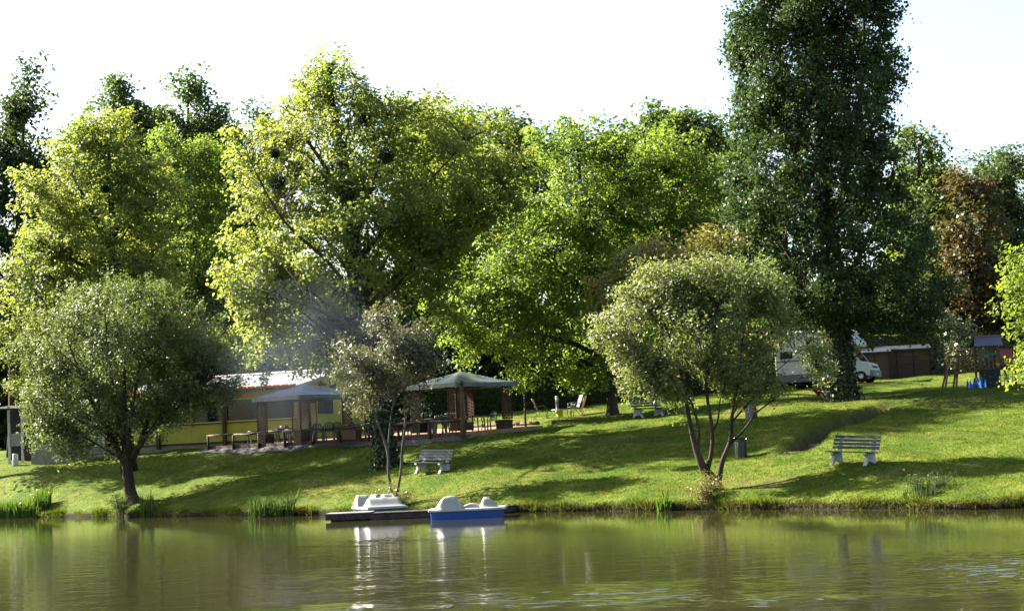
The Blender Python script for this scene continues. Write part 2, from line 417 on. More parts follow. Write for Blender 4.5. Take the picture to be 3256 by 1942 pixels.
# --- grass blades on the slope
def project(P):
    q = (P - np.array(CAM)) @ np.array(CROT)
    return PW / 2 + q[:, 0] / -q[:, 2] * PXF, PH / 2 - q[:, 1] / -q[:, 2] * PXF
def blades(P, h, w, mat, name, lean=0.5):
    n = len(P)
    a = rng.uniform(0, 2 * np.pi, n); d = np.stack([np.cos(a), np.sin(a), 0 * a], -1)
    le = rng.normal(0, lean, (n, 2)); tip = P + np.stack([le[:, 0] * h, le[:, 1] * h, h], -1)
    v = np.stack([P - d * w[:, None] / 2, P + d * w[:, None] / 2, tip], 1).reshape(-1, 3)
    return np_mesh(name, v, 3, mat)
def grass_material():
    m, t_, b = new_mat('grass_blades')
    N, L = t_.nodes, t_.links
    g3, mix, tc = lawn_colour(N, L, b)
    g = N.new('ShaderNodeNewGeometry')
    hs = N.new('ShaderNodeHueSaturation'); L.new(g3.outputs[2], hs.inputs['Color'])
    mr = N.new('ShaderNodeMapRange'); mr.inputs[3].default_value = 0.85; mr.inputs[4].default_value = 1.25
    L.new(g.outputs['Random Per Island'], mr.inputs[0]); L.new(mr.outputs[0], hs.inputs['Value'])
    L.new(hs.outputs[0], b.inputs['Base Color']); b.inputs['Roughness'].default_value = 0.6; b.inputs['Specular IOR Level'].default_value = 0.08
    ts = N.new('ShaderNodeBsdfTranslucent')
    mu = N.new('ShaderNodeMix'); mu.data_type = 'RGBA'; mu.blend_type = 'MULTIPLY'; mu.inputs[0].default_value = 1
    L.new(hs.outputs[0], mu.inputs[6]); mu.inputs[7].default_value = (1.5, 1.5, 0.8, 1); L.new(mu.outputs[2], ts.inputs[0])
    ms = N.new('ShaderNodeMixShader'); ms.inputs[0].default_value = 0.45
    L.new(b.outputs[0], ms.inputs[1]); L.new(ts.outputs[0], ms.inputs[2]); L.new(ms.outputs[0], N['Material Output'].inputs[0])
    return m
M_GRASS = grass_material()
def build_grass():
    n = 1350000
    X = rng.uniform(-34, 26, n); r = rng.uniform(0.02, 62, n) ** 1.0
    Y = yw(X) + r; Z = ground(X, Y)
    P = np.stack([X, Y, Z], -1)
    u, v = project(P)
    d, sd_, t = path_dist(X, Y)
    keep = (u > -120) & (u < PW + 120) & (in_poly(X, Y, TER) < -0.02) & ((d > 0.58) | (t < 0.04) | (t > 0.92)) & (rng.random(n) < np.clip(62 / Y, 0, 1) ** 2.5) & (rng.random(n) > worn(X, Y) * 1.1)
    P = P[keep]; n = len(P)
    h = rng.uniform(0.025, 0.065, n) * (1 + 0.35 * np.sin(P[:, 0] * 1.7) * np.sin(P[:, 1] * 1.3)); w = rng.uniform(0.014, 0.028, n)
    o = bpy.data.objects.new('grass', blades(P, h, w, M_GRASS, 'grass')); COL.objects.link(o)
    tag(o, 'short mown lawn grass covering the bank', None, None, 'stuff')
    # ragged longer grass along the lip of the bank
    n = 30000
    X = rng.uniform(-30, 22, n); r = np.abs(rng.normal(0, 0.16, n)) - 0.03
    Y = yw(X) + r; Z = ground(X, Y)
    tall = np.clip(0.5 + 0.5 * np.sin(X * 1.9) + 0.4 * np.sin(X * 5.1), 0.1, 1.3)
    h = rng.uniform(0.07, 0.26, n) * tall * np.where(X > -1.0, 1.1, 0.95)
    w = rng.uniform(0.018, 0.035, n)
    o = bpy.data.objects.new('bank_grass', blades(np.stack([X, Y, Z], -1), h, w, M_GRASS, 'bank_grass', 0.75)); COL.objects.link(o)
    tag(o, 'ragged longer grass along the edge of the water', None, None, 'stuff')
    # dry brown fringe hanging over the undercut bank
    n = 5500
    X = rng.uniform(-2, 20, n); Y = yw(X) - rng.uniform(0.0, 0.1, n); Z = rng.uniform(0.12, 0.34, n)
    h = -rng.uniform(0.04, 0.17, n); w = rng.uniform(0.015, 0.03, n)
    o = bpy.data.objects.new('dry_fringe', blades(np.stack([X, Y, Z], -1), h, w, leaf_mat('dry_grass', (0.085, 0.06, 0.026), (0.045, 0.06, 0.015), 0.3, 0.7, 0.1), 'dry_fringe', 0.3)); COL.objects.link(o)
    tag(o, 'brown dry grass hanging over the earth bank', None, None, 'stuff')
build_grass()

# ================================================================== TREES
BARK = pmat('bark', (0.075, 0.055, 0.04), 0.95, 0.1, var=0.3, scale=3, bump=0.8, bscale=9, stretch=(1, 1, 0.25))
BARK_GREY = pmat('bark_grey', (0.13, 0.105, 0.085), 0.95, 0.1, var=0.3, scale=3, bump=0.8, bscale=9, stretch=(1, 1, 0.25))
LM = {
    'yellow': leaf_mat('leaf_yellow_green', (0.116, 0.150, 0.032), (0.184, 0.210, 0.062), 0.62, 0.5, 0.35),
    'fresh': leaf_mat('leaf_fresh_green', (0.082, 0.138, 0.020), (0.146, 0.198, 0.040), 0.62, 0.48, 0.35),
    'lime': leaf_mat('leaf_lime', (0.085, 0.125, 0.015), (0.145, 0.178, 0.028), 0.58, 0.48, 0.3),
    'willow': leaf_mat('leaf_willow', (0.068, 0.096, 0.030), (0.128, 0.155, 0.064), 0.42, 0.45, 0.35, third=(0.092, 0.125, 0.032)),
    'willow2': leaf_mat('leaf_willow_silver', (0.090, 0.116, 0.034), (0.165, 0.182, 0.078), 0.45, 0.42, 0.4),
    'silver': leaf_mat('leaf_silver', (0.098, 0.100, 0.050), (0.155, 0.152, 0.088), 0.32, 0.45, 0.4, trcol=(1.2, 1.2, 0.8)),
    'poplar': leaf_mat('leaf_poplar', (0.024, 0.048, 0.014), (0.050, 0.080, 0.022), 0.36, 0.45, 0.2),
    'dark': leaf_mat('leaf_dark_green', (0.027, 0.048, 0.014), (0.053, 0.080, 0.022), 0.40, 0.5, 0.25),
    'mid': leaf_mat('leaf_mid_green', (0.046, 0.076, 0.015), (0.085, 0.118, 0.023), 0.46, 0.5, 0.28),
    'copper': leaf_mat('leaf_copper', (0.056, 0.042, 0.017), (0.092, 0.062, 0.023), 0.40, 0.5, 0.25, third=(0.060, 0.068, 0.020)),
    'sallow': leaf_mat('leaf_sallow', (0.130, 0.125, 0.030), (0.165, 0.145, 0.046), 0.4, 0.5, 0.3),
    'ivy': leaf_mat('leaf_ivy', (0.018, 0.029, 0.010), (0.036, 0.050, 0.016), 0.15, 0.45, 0.35),
    'gloss': leaf_mat('leaf_glossy', (0.040, 0.056, 0.022), (0.085, 0.092, 0.044), 0.25, 0.3, 0.6),
    'reed': leaf_mat('leaf_reed', (0.048, 0.096, 0.012), (0.088, 0.136, 0.022), 0.4, 0.45, 0.35),
}
# style: spray size L,W,H ; leaf length,width ; axis weights out,up ; leaf normal up-weight ; droop
STY = {
    'broad': dict(sp=(0.72, 0.42, 0.20), lf=(0.15, 0.115), out=0.9, up=0.15, nup=0.65, droop=0.25),
    'clump': dict(sp=(0.55, 0.40, 0.30), lf=(0.155, 0.12), out=0.6, up=0.5, nup=0.7, droop=0.3),
    'willow': dict(sp=(0.62, 0.20, 0.20), lf=(0.125, 0.055), out=0.65, up=0.75, nup=0.35, droop=0.0),
    'poplar': dict(sp=(0.50, 0.26, 0.26), lf=(0.135, 0.115), out=0.45, up=1.0, nup=0.15, droop=0.5),
    'far': dict(sp=(0.95, 0.55, 0.42), lf=(0.25, 0.18), out=0.6, up=0.6, nup=0.5, droop=0.2),
}
def bez(p0, p1, p2, n):
    return [(p0 * (1 - t) ** 2 + p1 * 2 * t * (1 - t) + p2 * t * t) for t in [i / (n - 1) for i in range(n)]]
def make_tree(name, label, Y, stems, lobes, n_leaf, mat, style='broad', bark=None, group=None, gaps=0.25, n_limb=16, seed=1, per=90, tw=0.012, ivy=0, shell=0.5, cat='tree', twig_part=True, base_on_ground=True, gapscale=1.0):
    """stems: list of [(px,py,radius_m[,dY]), ...] (first one reaches the ground); lobes: (px,py,rx,ry[,dY,rY])"""
    rg = np.random.default_rng(seed); rd = random.Random(seed)
    st = dict(STY[style])
    k = Y / PXF
    S = []
    for sm in stems:
        S.append([(at(q[0], q[1], Y + (q[3] if len(q) > 3 else 0)), q[2]) for q in sm])
    b0 = S[0][0][0]
    base = Vector((b0.x, b0.y, gz(b0.x, b0.y) if base_on_ground else b0.z))
    S[0][0] = (Vector((base.x, base.y, base.z - 0.15)), S[0][0][1])
    root = thing(name, label, cat, base, 0, group)
    # crown
    C, RAD = [], []
    for lb in lobes:
        dY = lb[4] if len(lb) > 4 else 0.0
        c = at(lb[0], lb[1], Y + dY)
        C.append(c); RAD.append((lb[2] * k, (lb[5] if len(lb) > 5 else lb[2] * k * 0.95), lb[3] * k))
    C = np.array([tuple(c) for c in C]); RAD = np.array(RAD)
    n_sp = max(20, n_leaf // per)
    wgt = (RAD[:, 0] * RAD[:, 1] * RAD[:, 2]) ** 0.72; wgt /= wgt.sum()
    cen = []; out = []
    cc = (C * wgt[:, None]).sum(0)
    ph = rg.uniform(0, 6.28, 6); g = gapscale
    while len(cen) < n_sp:
        li = rg.choice(len(C), p=wgt)
        d = nrmz(rg.normal(size=3)); r = (shell + (1 - shell) * rg.random()) if rg.random() < 0.8 else rg.random() ** 0.5
        p = C[li] + d * RAD[li] * r * (0.9 + 0.2 * rg.random())
        f = math.sin(p[0] * 1.9 * g + ph[0] + math.sin(p[2] * 1.3 * g + ph[3])) * math.sin(p[2] * 2.2 * g + ph[1] + math.sin(p[0] * 1.1 * g + ph[4])) + 0.6 * math.sin(p[1] * 1.7 * g + ph[2]) * math.sin((p[0] + p[2]) * 3.3 * g + ph[5])
        if f < -1.2 + 2.2 * gaps * rg.uniform(0.6, 1.4): continue
        if p[2] < base.z + 0.4: continue
        cen.append(p); out.append(nrmz(0.6 * d + 0.5 * nrmz(p - cc)))
    cen = np.array(cen); out = np.array(out)
    ax = nrmz(out * st['out'] + np.array([0, 0, st['up']]) + rg.normal(0, 0.35, (n_sp, 3)))
    m = per
    sid = nrmz(np.cross(ax, rg.normal(size=(n_sp, 3))))
    oth = np.cross(ax, sid)
    # flat sprays lie level
    lvl = nrmz(np.cross(ax, np.array([0, 0, 1.0]))); flat = style == 'broad'
    if flat: sid = lvl; oth = nrmz(np.cross(ax, sid))
    sz = rg.uniform(0.65, 1.35, n_sp)
    tt = rg.beta(1.3, 1.2, (n_sp, m, 1)) * 1.5 - 0.55
    wd = (1.05 - 0.6 * np.clip(tt, 0, 1))
    pos = cen[:, None] + sz[:, None, None] * (ax[:, None] * tt * st['sp'][0] + sid[:, None] * rg.normal(0, 1, (n_sp, m, 1)) * st['sp'][1] * wd + oth[:, None] * rg.normal(0, 1, (n_sp, m, 1)) * st['sp'][2] * wd)
    pos[..., 2] -= st['droop'] * 0.35 * np.maximum(0, tt[..., 0]) ** 2 * st['sp'][0]
    nr = np.array([0, 0, st['nup']]) + 0.45 * out[:, None] + rg.normal(0, 0.55, pos.shape)
    dr = ax[:, None] * 0.8 + rg.normal(0, 0.55, pos.shape) - np.array([0, 0, st['droop'] * 1.2])
    pos = pos.reshape(-1, 3) - np.array(base); nr = nr.reshape(-1, 3); dr = dr.reshape(-1, 3)
    n = len(pos)
    q_ = rg.uniform(0.55, 1.45, n); L = st['lf'][0] * q_ * rg.uniform(0.85, 1.15, n); W = st['lf'][1] * q_ * rg.uniform(0.8, 1.15, n)
    piece('crown', leaves_mesh('crown', pos, nr, dr, L, W, mat), root)
    # trunk, limbs and twigs
    tb = MB(); pts = []; prad = []
    for sm in S:
        P = [q[0] - base for q in sm]; rr = [q[1] for q in sm]
        if len(P) > 2:   # smooth the stem
            P2, r2 = [], []
            for i in range(len(P) - 1):
                a, b, c, d = P[max(i - 1, 0)], P[i], P[i + 1], P[min(i + 2, len(P) - 1)]
                for j in range(4):
                    t = j / 4
                    P2.append(0.5 * ((2 * b) + (c - a) * t + (2 * a - 5 * b + 4 * c - d) * t * t + (3 * b - a - 3 * c + d) * t ** 3)); r2.append(rr[i] * (1 - t) + rr[i + 1] * t)
            P2.append(P[-1]); r2.append(rr[-1]); P, rr = P2, r2
        if sm is S[0]: rr[0] *= 1.55; rr[1] *= 1.18
        tb.tube(P, rr, 9)
        for p, q in zip(P, rr): pts.append(tuple(p)); prad.append(q)
    tb.build('trunk', bark or BARK, root, True)
    pts = np.array(pts); prad = np.array(prad)
    bb = MB()
    lim = rg.choice(n_sp, min(n_limb, n_sp), replace=False)
    lp = []; lr = []
    loc = cen - np.array(base)
    for li in lim:
        e = loc[li]
        dist = np.linalg.norm(pts[:, :2] - e[:2], axis=1)
        want = e[2] - (0.75 if style != 'poplar' else 1.8) * dist - 0.4
        cost = np.abs(pts[:, 2] - np.maximum(want, pts[:, 2].max() * 0.22)) + dist * 0.6
        j = int(np.argmin(cost)); p0 = Vector(pts[j]); r0 = max(0.02, min(0.55 * prad[j], 0.11))
        pe = Vector(e); mid = p0.lerp(pe, 0.5) + Vector((0, 0, (0.12 if style != 'poplar' else -0.1) * (pe - p0).length)) + Vector((rd.uniform(-.2, .2), rd.uniform(-.2, .2), 0))
        q = bez(p0, mid, pe, 7)
        q = [a + Vector((rd.uniform(-.07, .07), rd.uniform(-.07, .07), rd.uniform(-.07, .07))) * (0 < i < 6) for i, a in enumerate(q)]
        rr = [r0 * (1 - i / 6.6) ** 1.4 + 0.006 for i in range(7)]
        bb.tube(q, rr, 5)
        lp += [tuple(a) for a in q[1:]]; lr += rr[1:]
    LP = np.array(lp + [tuple(p) for p in pts[len(pts) // 3:]])
    for i in range(0, n_sp):
        e = loc[i]
        dd = np.linalg.norm(LP - e, axis=1) + 0.8 * np.maximum(0, LP[:, 2] - e[2])
        j = int(np.argmin(dd)); p0 = Vector(LP[j]); pe = Vector(e + ax[i] * st['sp'][0] * 0.5)
        if (pe - p0).length < 0.15 or dd[j] > 4.5: continue
        bb.tube(bez(p0, p0.lerp(pe, 0.5) + Vector((0, 0, 0.08 * (pe - p0).length)), pe, 4), [tw * 1.6, tw * 1.2, tw, tw * 0.5], 3, False)
    bo = bb.mesh('branches', bark or BARK, True, fix=False); piece('branches', bo, root)
    if ivy:
        n0 = (len(S[0]) - 1) * 4; sel = rg.integers(0, n0, ivy)
        sel = sel[pts[sel, 2] < pts[:, 2].max() * 0.97]
        n = len(sel); a = rg.uniform(0, 6.28, n)
        o_ = np.stack([np.cos(a), np.sin(a), 0 * a], -1); rad = prad[sel] * 1.05 + np.abs(rg.normal(0, 0.10, n)) * np.clip(1.15 - pts[sel, 2] / pts[:, 2].max(), 0.25, 1) + 0.02
        nxt = np.minimum(sel + 1, len(pts) - 1); f = rg.random((n, 1)); near = np.linalg.norm(pts[nxt] - pts[sel], axis=1, keepdims=True) < 3
        p = pts[sel] + (pts[nxt] - pts[sel]) * f * near + o_ * rad[:, None]
        piece('ivy', leaves_mesh('ivy', p, o_ + rg.normal(0, 0.4, (n, 3)), rg.normal(0, 0.5, (n, 3)) - np.array([0, 0, 0.5]), rg.uniform(0.09, 0.19, n), rg.uniform(0.08, 0.16, n), LM['ivy']), root)
    return root

# ---- the trees of the photograph
make_tree('willow_tree', 'rounded grey-green willow standing at the water edge on the left', 79,
    [[(430, 1642, .34), (414, 1560, .27), (405, 1490, .24), (398, 1400, .16), (395, 1250, .09), (400, 1080, .04)],
     [(405, 1492, .17), (360, 1400, .12), (300, 1290, .09, -1), (240, 1150, .05, -1.5), (215, 1080, .02, -1.5)],
     [(407, 1490, .16), (445, 1410, .12), (480, 1300, .09, 1), (540, 1150, .05, 1), (570, 1060, .02, 1)],
     [(402, 1470, .10), (340, 1380, .08, 1), (280, 1350, .06, 1), (180, 1300, .03, 1)],
     [(408, 1470, .10), (470, 1380, .08, -1), (560, 1300, .05, -1), (640, 1230, .03, -1)],
     [(400, 1450, .10), (420, 1300, .07, -1), (445, 1150, .04, -1.3), (450, 1030, .02, -1.3)],
     [(399, 1440, .09), (370, 1280, .06, -1.2), (345, 1130, .04, -1.6), (335, 1010, .02, -1.6)]],
    [(390, 1010, 230, 115), (210, 1100, 150, 130), (560, 1080, 165, 130), (400, 1160, 270, 150), (150, 1270, 105, 110), (610, 1210, 130, 100), (280, 1310, 170, 90), (470, 1350, 130, 70), (190, 1390, 100, 60), (90, 1170, 65, 110), (700, 1190, 65, 55), (330, 930, 120, 45), (480, 960, 110, 50), (300, 1420, 110, 45), (120, 1350, 80, 70), (220, 1440, 60, 30), (520, 1290, 120, 80), (400, 1270, 200, 110), (670, 1190, 100, 80), (620, 1120, 120, 90), (690, 1260, 70, 50)],
    98000, LM['willow'], 'willow', BARK, gaps=0.34, n_limb=34, seed=3, per=70, tw=0.011)
make_tree('willow_tree', 'silvery willow with several bent stems by the water, right of the pedal boats', 58,
    [[(2288, 1560, .20), (2262, 1520, .17), (2232, 1478, .14), (2205, 1400, .085), (2188, 1310, .07), (2165, 1180, .05), (2120, 1050, .02)],
     [(2246, 1500, .10), (2262, 1440, .075), (2264, 1360, .065), (2248, 1250, .05), (2250, 1100, .04), (2270, 940, .015)],
     [(2283, 1548, .11), (2296, 1470, .085), (2322, 1400, .075), (2328, 1320, .06), (2345, 1200, .045), (2370, 1020, .018)],
     [(2218, 1440, .07), (2222, 1380, .05), (2212, 1320, .045), (2180, 1250, .035), (2060, 1120, .015)],
     [(2264, 1375, .03), (2283, 1335, .028), (2290, 1270, .022), (2320, 1190, .01)]],
    [(2310, 925, 160, 95), (2090, 940, 135, 80), (2000, 1050, 140, 105), (2200, 1060, 210, 150), (2395, 1040, 110, 140), (2050, 1170, 125, 95), (2360, 1200, 130, 80), (2190, 1230, 150, 65), (2560, 1120, 75, 70), (2475, 960, 55, 85), (2180, 900, 130, 55), (2590, 1190, 40, 40), (2440, 1230, 70, 40), (2140, 1310, 60, 35)],
    47000, LM['willow2'], 'willow', BARK, gaps=0.5, n_limb=30, seed=5, per=65, tw=0.011)
make_tree('willow_tree', 'small silver-leaved tree with thin crooked stems behind the left pedal boat', 66.5,
    [[(1256, 1588, .085), (1236, 1510, .055), (1233, 1440, .05), (1208, 1360, .045), (1180, 1285, .035), (1150, 1200, .02), (1130, 1150, .01)],
     [(1233, 1440, .04), (1241, 1340, .035), (1252, 1270, .03), (1262, 1150, .02), (1240, 1050, .01)],
     [(1260, 1585, .06), (1274, 1500, .05), (1279, 1430, .05), (1289, 1340, .045), (1286, 1270, .035), (1290, 1150, .022), (1285, 1050, .01)],
     [(1288, 1300, .025), (1318, 1262, .02), (1345, 1255, .012), (1372, 1272, .006)],
     [(1242, 1310, .022), (1262, 1265, .02), (1260, 1230, .015)]],
    [(1235, 1065, 105, 75), (1165, 1130, 90, 75), (1300, 1115, 90, 85), (1125, 1215, 60, 45), (1230, 1180, 100, 60), (1345, 1285, 42, 28), (1185, 1285, 60, 45), (1370, 1180, 45, 60), (1260, 1005, 50, 25)],
    16000, LM['silver'], 'willow', BARK_GREY, gaps=0.5, n_limb=16, seed=8, per=50, tw=0.008)
make_tree('yellow_green_tree', 'tall yellow-green tree with thick dark trunk in front of the terrace', 74,
    [[(1238, 1480, .40), (1220, 1400, .33), (1198, 1300, .31), (1165, 1150, .30), (1140, 950, .28), (1120, 750, .24), (1095, 550, .15), (1065, 380, .075), (1045, 250, .03), (1068, 175, .006)],
     [(1140, 960, .12), (1040, 830, .08, -1), (900, 700, .05, -2), (800, 520, .025, -2), (780, 450, .008, -2)],
     [(1130, 850, .12), (1230, 720, .08, 1), (1380, 560, .045, 1), (1480, 450, .012, 1)],
     [(1125, 780, .11), (1180, 600, .07, -1), (1230, 450, .035, -1), (1270, 340, .008, -1)],
     [(1105, 640, .12), (1000, 480, .08, 1), (930, 380, .04, 1), (900, 320, .02, 1)],
     [(1150, 1050, .10), (1000, 980, .06, -2), (850, 930, .03, -3), (760, 900, .008, -3)],
     [(1090, 520, .06), (1110, 380, .035), (1130, 250, .012)],
     [(1060, 350, .04), (990, 270, .02), (950, 215, .008)]],
    [(1050, 235, 70, 65, 0.2, 1.0), (1070, 300, 110, 70, 0, 1.4), (1010, 290, 60, 50, 0, .9)] + [(x, y, rx, ry, 2.2, rx * 74 / PXF * 1.25) for x, y, rx, ry in [(1100, 760, 330, 260), (1080, 500, 320, 200), (1060, 310, 150, 100), (850, 560, 160, 190), (800, 880, 110, 170), (860, 1010, 170, 150), (1380, 600, 240, 230), (1540, 480, 110, 130), (1340, 400, 130, 110), (1030, 1130, 160, 80), (1270, 830, 170, 170), (830, 1130, 80, 80), (940, 390, 110, 70), (1200, 330, 90, 80), (1060, 210, 40, 50), (1500, 700, 120, 140), (1420, 800, 90, 80), (1640, 560, 80, 110), (900, 820, 160, 140), (1380, 960, 120, 110)]],
    98000, LM['yellow'], 'broad', BARK, gaps=0.36, n_limb=46, seed=13, per=80, tw=0.014, ivy=9000, shell=0.45)
make_tree('yellow_green_tree', 'broad yellow-green tree rising behind the left willow', 87.5,
    [[(410, 1446, .32), (396, 1250, .28), (366, 950, .24), (356, 700, .18), (350, 560, .11), (345, 440, .04)],
     [(356, 800, .14), (280, 650, .09, -1), (230, 560, .03, -1)], [(356, 760, .14), (420, 640, .09, 1), (480, 520, .03, 1)], [(356, 900, .12), (220, 820, .08, -1), (110, 760, .03, -2)]],
    [(330, 540, 170, 140), (190, 680, 150, 140), (330, 760, 250, 160), (150, 840, 125, 110), (460, 620, 130, 150), (90, 980, 95, 100), (340, 420, 110, 70), (50, 1060, 70, 90), (110, 590, 80, 60), (230, 460, 80, 50), (120, 1180, 110, 90), (30, 850, 50, 50), (420, 900, 180, 140), (250, 1000, 180, 130)],
    60000, LM['yellow'], 'broad', BARK, gaps=0.36, n_limb=28, seed=17, per=75, tw=0.014, shell=0.45)
make_tree('green_tree', 'fresh green tree between the two big yellow-green trees', 106,
    [[(640, 1390, .34), (640, 1100, .28), (628, 880, .20), (615, 700, .12), (600, 520, .04)], [(632, 900, .12), (700, 760, .07), (720, 640, .02)], [(632, 940, .12), (540, 800, .07), (510, 660, .02)]],
    [(610, 600, 145, 150), (640, 820, 150, 170), (540, 480, 80, 70), (690, 1020, 110, 130), (680, 520, 90, 90), (560, 970, 120, 130)],
    38000, LM['fresh'], 'clump', BARK, gaps=0.28, n_limb=20, seed=19, per=75, tw=0.014)
make_tree('green_tree', 'wide bright green tree overhanging the larger gazebo and lawn chairs', 84,
    [[(1948, 1322, .30), (1945, 1250, .26), (1940, 1150, .25), (1905, 1000, .21), (1870, 800, .17), (1850, 620, .11), (1835, 450, .04)],
     [(1940, 1160, .14), (1840, 1100, .10, -1), (1700, 1060, .07, -2), (1560, 1040, .03, -2)], [(1920, 1050, .14), (2040, 900, .10, 1), (2120, 700, .05, 1), (2140, 560, .02, 1)], [(1900, 980, .13), (1760, 850, .09, 1), (1640, 760, .04, 1)], [(1942, 1170, .11), (2080, 1120, .07, -1), (2200, 1100, .03, -1)]],
    [(1850, 600, 230, 190), (1740, 810, 270, 190), (2070, 590, 210, 190), (1600, 1050, 170, 100), (1930, 1050, 260, 120), (1890, 440, 110, 70), (2130, 480, 110, 100), (1560, 880, 110, 110), (2240, 760, 110, 160), (1730, 480, 80, 70), (1480, 1120, 70, 60), (1700, 1170, 130, 50), (1880, 1200, 110, 30), (1640, 650, 100, 100), (2270, 560, 80, 100), (1830, 390, 50, 30), (1430, 960, 90, 110), (1660, 940, 160, 120), (2000, 800, 200, 150), (1500, 1010, 120, 110)],
    82000, LM['fresh'], 'broad', BARK, gaps=0.36, n_limb=42, seed=23, per=78, tw=0.014, shell=0.45)
def poplar_lobes():
    rg = random.Random(5); out = []
    prof_ = [(-480, 2520, 2640), (-300, 2430, 2740), (-100, 2370, 2830), (0, 2345, 2860), (100, 2295, 2852), (250, 2312, 2872), (420, 2315, 2850), (600, 2292, 2900), (760, 2292, 2980), (900, 2330, 3040), (1000, 2400, 3020), (1080, 2480, 2900)]
    ys = [q[0] for q in prof_]
    y = -470
    while y < 1060:
        l = float(np.interp(y, ys, [q[1] for q in prof_])); r = float(np.interp(y, ys, [q[2] for q in prof_])); half = (r - l) / 2; cx = (l + r) / 2
        n = 9
        for k in range(n):
            x = l + 62 + (r - l - 124) * (k + rg.uniform(-.25, .25)) / (n - 1)
            dmax = math.sqrt(max(.04, 1 - ((x - cx) / half) ** 2)) * half * 75 / PXF * .85
            out.append((x, y + rg.uniform(-25, 25), 66, 82, rg.uniform(-dmax, dmax), 1.0))
        y += 62
    return out
make_tree('poplar_tree', 'very tall dark poplar with ivy-clad trunk beside the camper', 75,
    [[(2674, 1270, .62), (2670, 1200, .50), (2665, 1100, .46), (2645, 900, .38), (2630, 700, .34), (2610, 450, .26), (2595, 150, .18), (2580, -150, .10), (2575, -420, .04)],
     [(2640, 850, .16), (2560, 600, .11, -1), (2500, 350, .08, -1), (2470, 80, .04, -1)], [(2635, 780, .15), (2700, 520, .11, 1), (2740, 250, .08, 1), (2750, -40, .04, 1)], [(2650, 950, .13), (2760, 760, .09, -1), (2840, 560, .04, -1)], [(2655, 1000, .13), (2520, 830, .09, 1), (2420, 620, .05, 1), (2390, 450, .02, 1)], [(2620, 560, .11), (2560, 300, .08, 1), (2520, 60, .03, 1)]],
    poplar_lobes(),
    165000, LM['poplar'], 'poplar', BARK, gaps=0.16, n_limb=56, seed=29, per=52, tw=0.014, ivy=12000, shell=0.2, gapscale=0.8)
make_tree('leafy_tree', 'pale yellow-green leafy branches reaching in at the right edge', 62,
    [[(3480, 1500, .22), (3470, 1250, .18), (3440, 1000, .12), (3420, 750, .05)], [(3445, 1050, .06), (3330, 960, .04), (3230, 880, .015)], [(3465, 1230, .06), (3330, 1180, .04), (3230, 1150, .012)]],
    [(3300, 900, 100, 110), (3290, 1130, 85, 90), (3430, 850, 150, 190), (3400, 1080, 120, 150), (3215, 1060, 30, 30), (3195, 860, 25, 25), (3240, 1000, 45, 50)],
    11000, LM['lime'], 'broad', BARK, gaps=0.42, n_limb=16, seed=31, per=45, tw=0.008)
make_tree('sallow_tree', 'thin half-bare tree with yellow-brown leaves behind the right willow', 72,
    [[(2398, 1300, .11), (2388, 1200, .10), (2370, 1060, .08), (2330, 900, .06), (2290, 760, .03), (2260, 690, .008)],
     [(2340, 930, .04), (2230, 820, .025), (2140, 760, .012), (2080, 740, .005)], [(2330, 900, .04), (2200, 850, .025), (2050, 830, .012), (1960, 840, .005)], [(2310, 830, .03), (2340, 740, .015), (2345, 680, .004)], [(2330, 880, .03), (2280, 770, .018), (2220, 690, .004)], [(2320, 860, .025), (2310, 760, .012), (2290, 660, .004)]],
    [(2160, 800, 130, 45), (2030, 820, 110, 45), (2240, 770, 110, 40), (1930, 880, 50, 40), (1920, 980, 40, 50), (2390, 1100, 70, 60)],
    4200, LM['sallow'], 'broad', BARK_GREY, gaps=0.4, n_limb=26, seed=37, per=22, tw=0.009)
far = dict(group='trees of the wood behind', style='far', per=60, tw=0.02, n_limb=12, shell=0.4, gaps=0.4, gapscale=0.6)
make_tree('woodland_tree', 'tall dark tree at the far left edge, taller than its neighbours', 112, [[(45, 1400, .35), (42, 1000, .28), (60, 700, .2), (80, 300, .05)]],
    [(95, 225, 40, 45), (110, 300, 65, 70), (90, 390, 85, 80), (130, 430, 60, 60), (60, 480, 110, 110), (80, 600, 120, 120), (50, 720, 110, 120), (20, 850, 70, 90), (-40, 600, 100, 260), (30, 380, 40, 60), (-130, 760, 130, 330), (-60, 1000, 110, 160)], 24000, LM['dark'], seed=41, **far)
make_tree('woodland_tree', 'dark leafy tree whose lower branches show at the left edge of the lawn', 94, [[(-200, 1460, .35), (-205, 1100, .28), (-215, 850, .18), (-220, 620, .05)]],
    [(-240, 860, 190, 180), (-190, 1120, 175, 150), (-250, 700, 140, 120), (-130, 1000, 120, 120)], 15000, LM['dark'], seed=40, **far)
make_tree('woodland_tree', 'slender dark trunk beside the tall left-edge tree', 116, [[(172, 1400, .3), (175, 1000, .25), (180, 800, .2), (170, 560, .08)]],
    [(160, 640, 110, 130), (190, 780, 110, 90)], 6000, LM['dark'], seed=42, **far)
make_tree('woodland_tree', 'dark tree whose ragged tip shows above the left yellow tree', 116, [[(400, 1400, .35), (395, 900, .28), (390, 600, .18), (388, 300, .04)]],
    [(390, 350, 95, 55), (385, 300, 40, 40), (320, 400, 70, 60), (450, 400, 80, 60), (340, 480, 130, 90), (450, 500, 110, 100), (380, 275, 22, 22), (290, 470, 60, 60), (380, 640, 170, 120)], 16000, LM['mid'], seed=43, **far)
make_tree('woodland_tree', 'dark tree with two upright tips left of the mistletoe tree', 119, [[(610, 1400, .35), (610, 900, .28), (600, 600, .18), (598, 260, .04)]],
    [(600, 350, 90, 70), (612, 250, 32, 40), (625, 300, 45, 45), (545, 300, 35, 45), (560, 350, 60, 50), (500, 370, 40, 40), (590, 430, 130, 80), (600, 520, 150, 90), (715, 350, 30, 40), (705, 410, 55, 60), (690, 480, 80, 70), (620, 680, 190, 150), (480, 430, 60, 50)], 21000, LM['mid'], seed=44, **far)
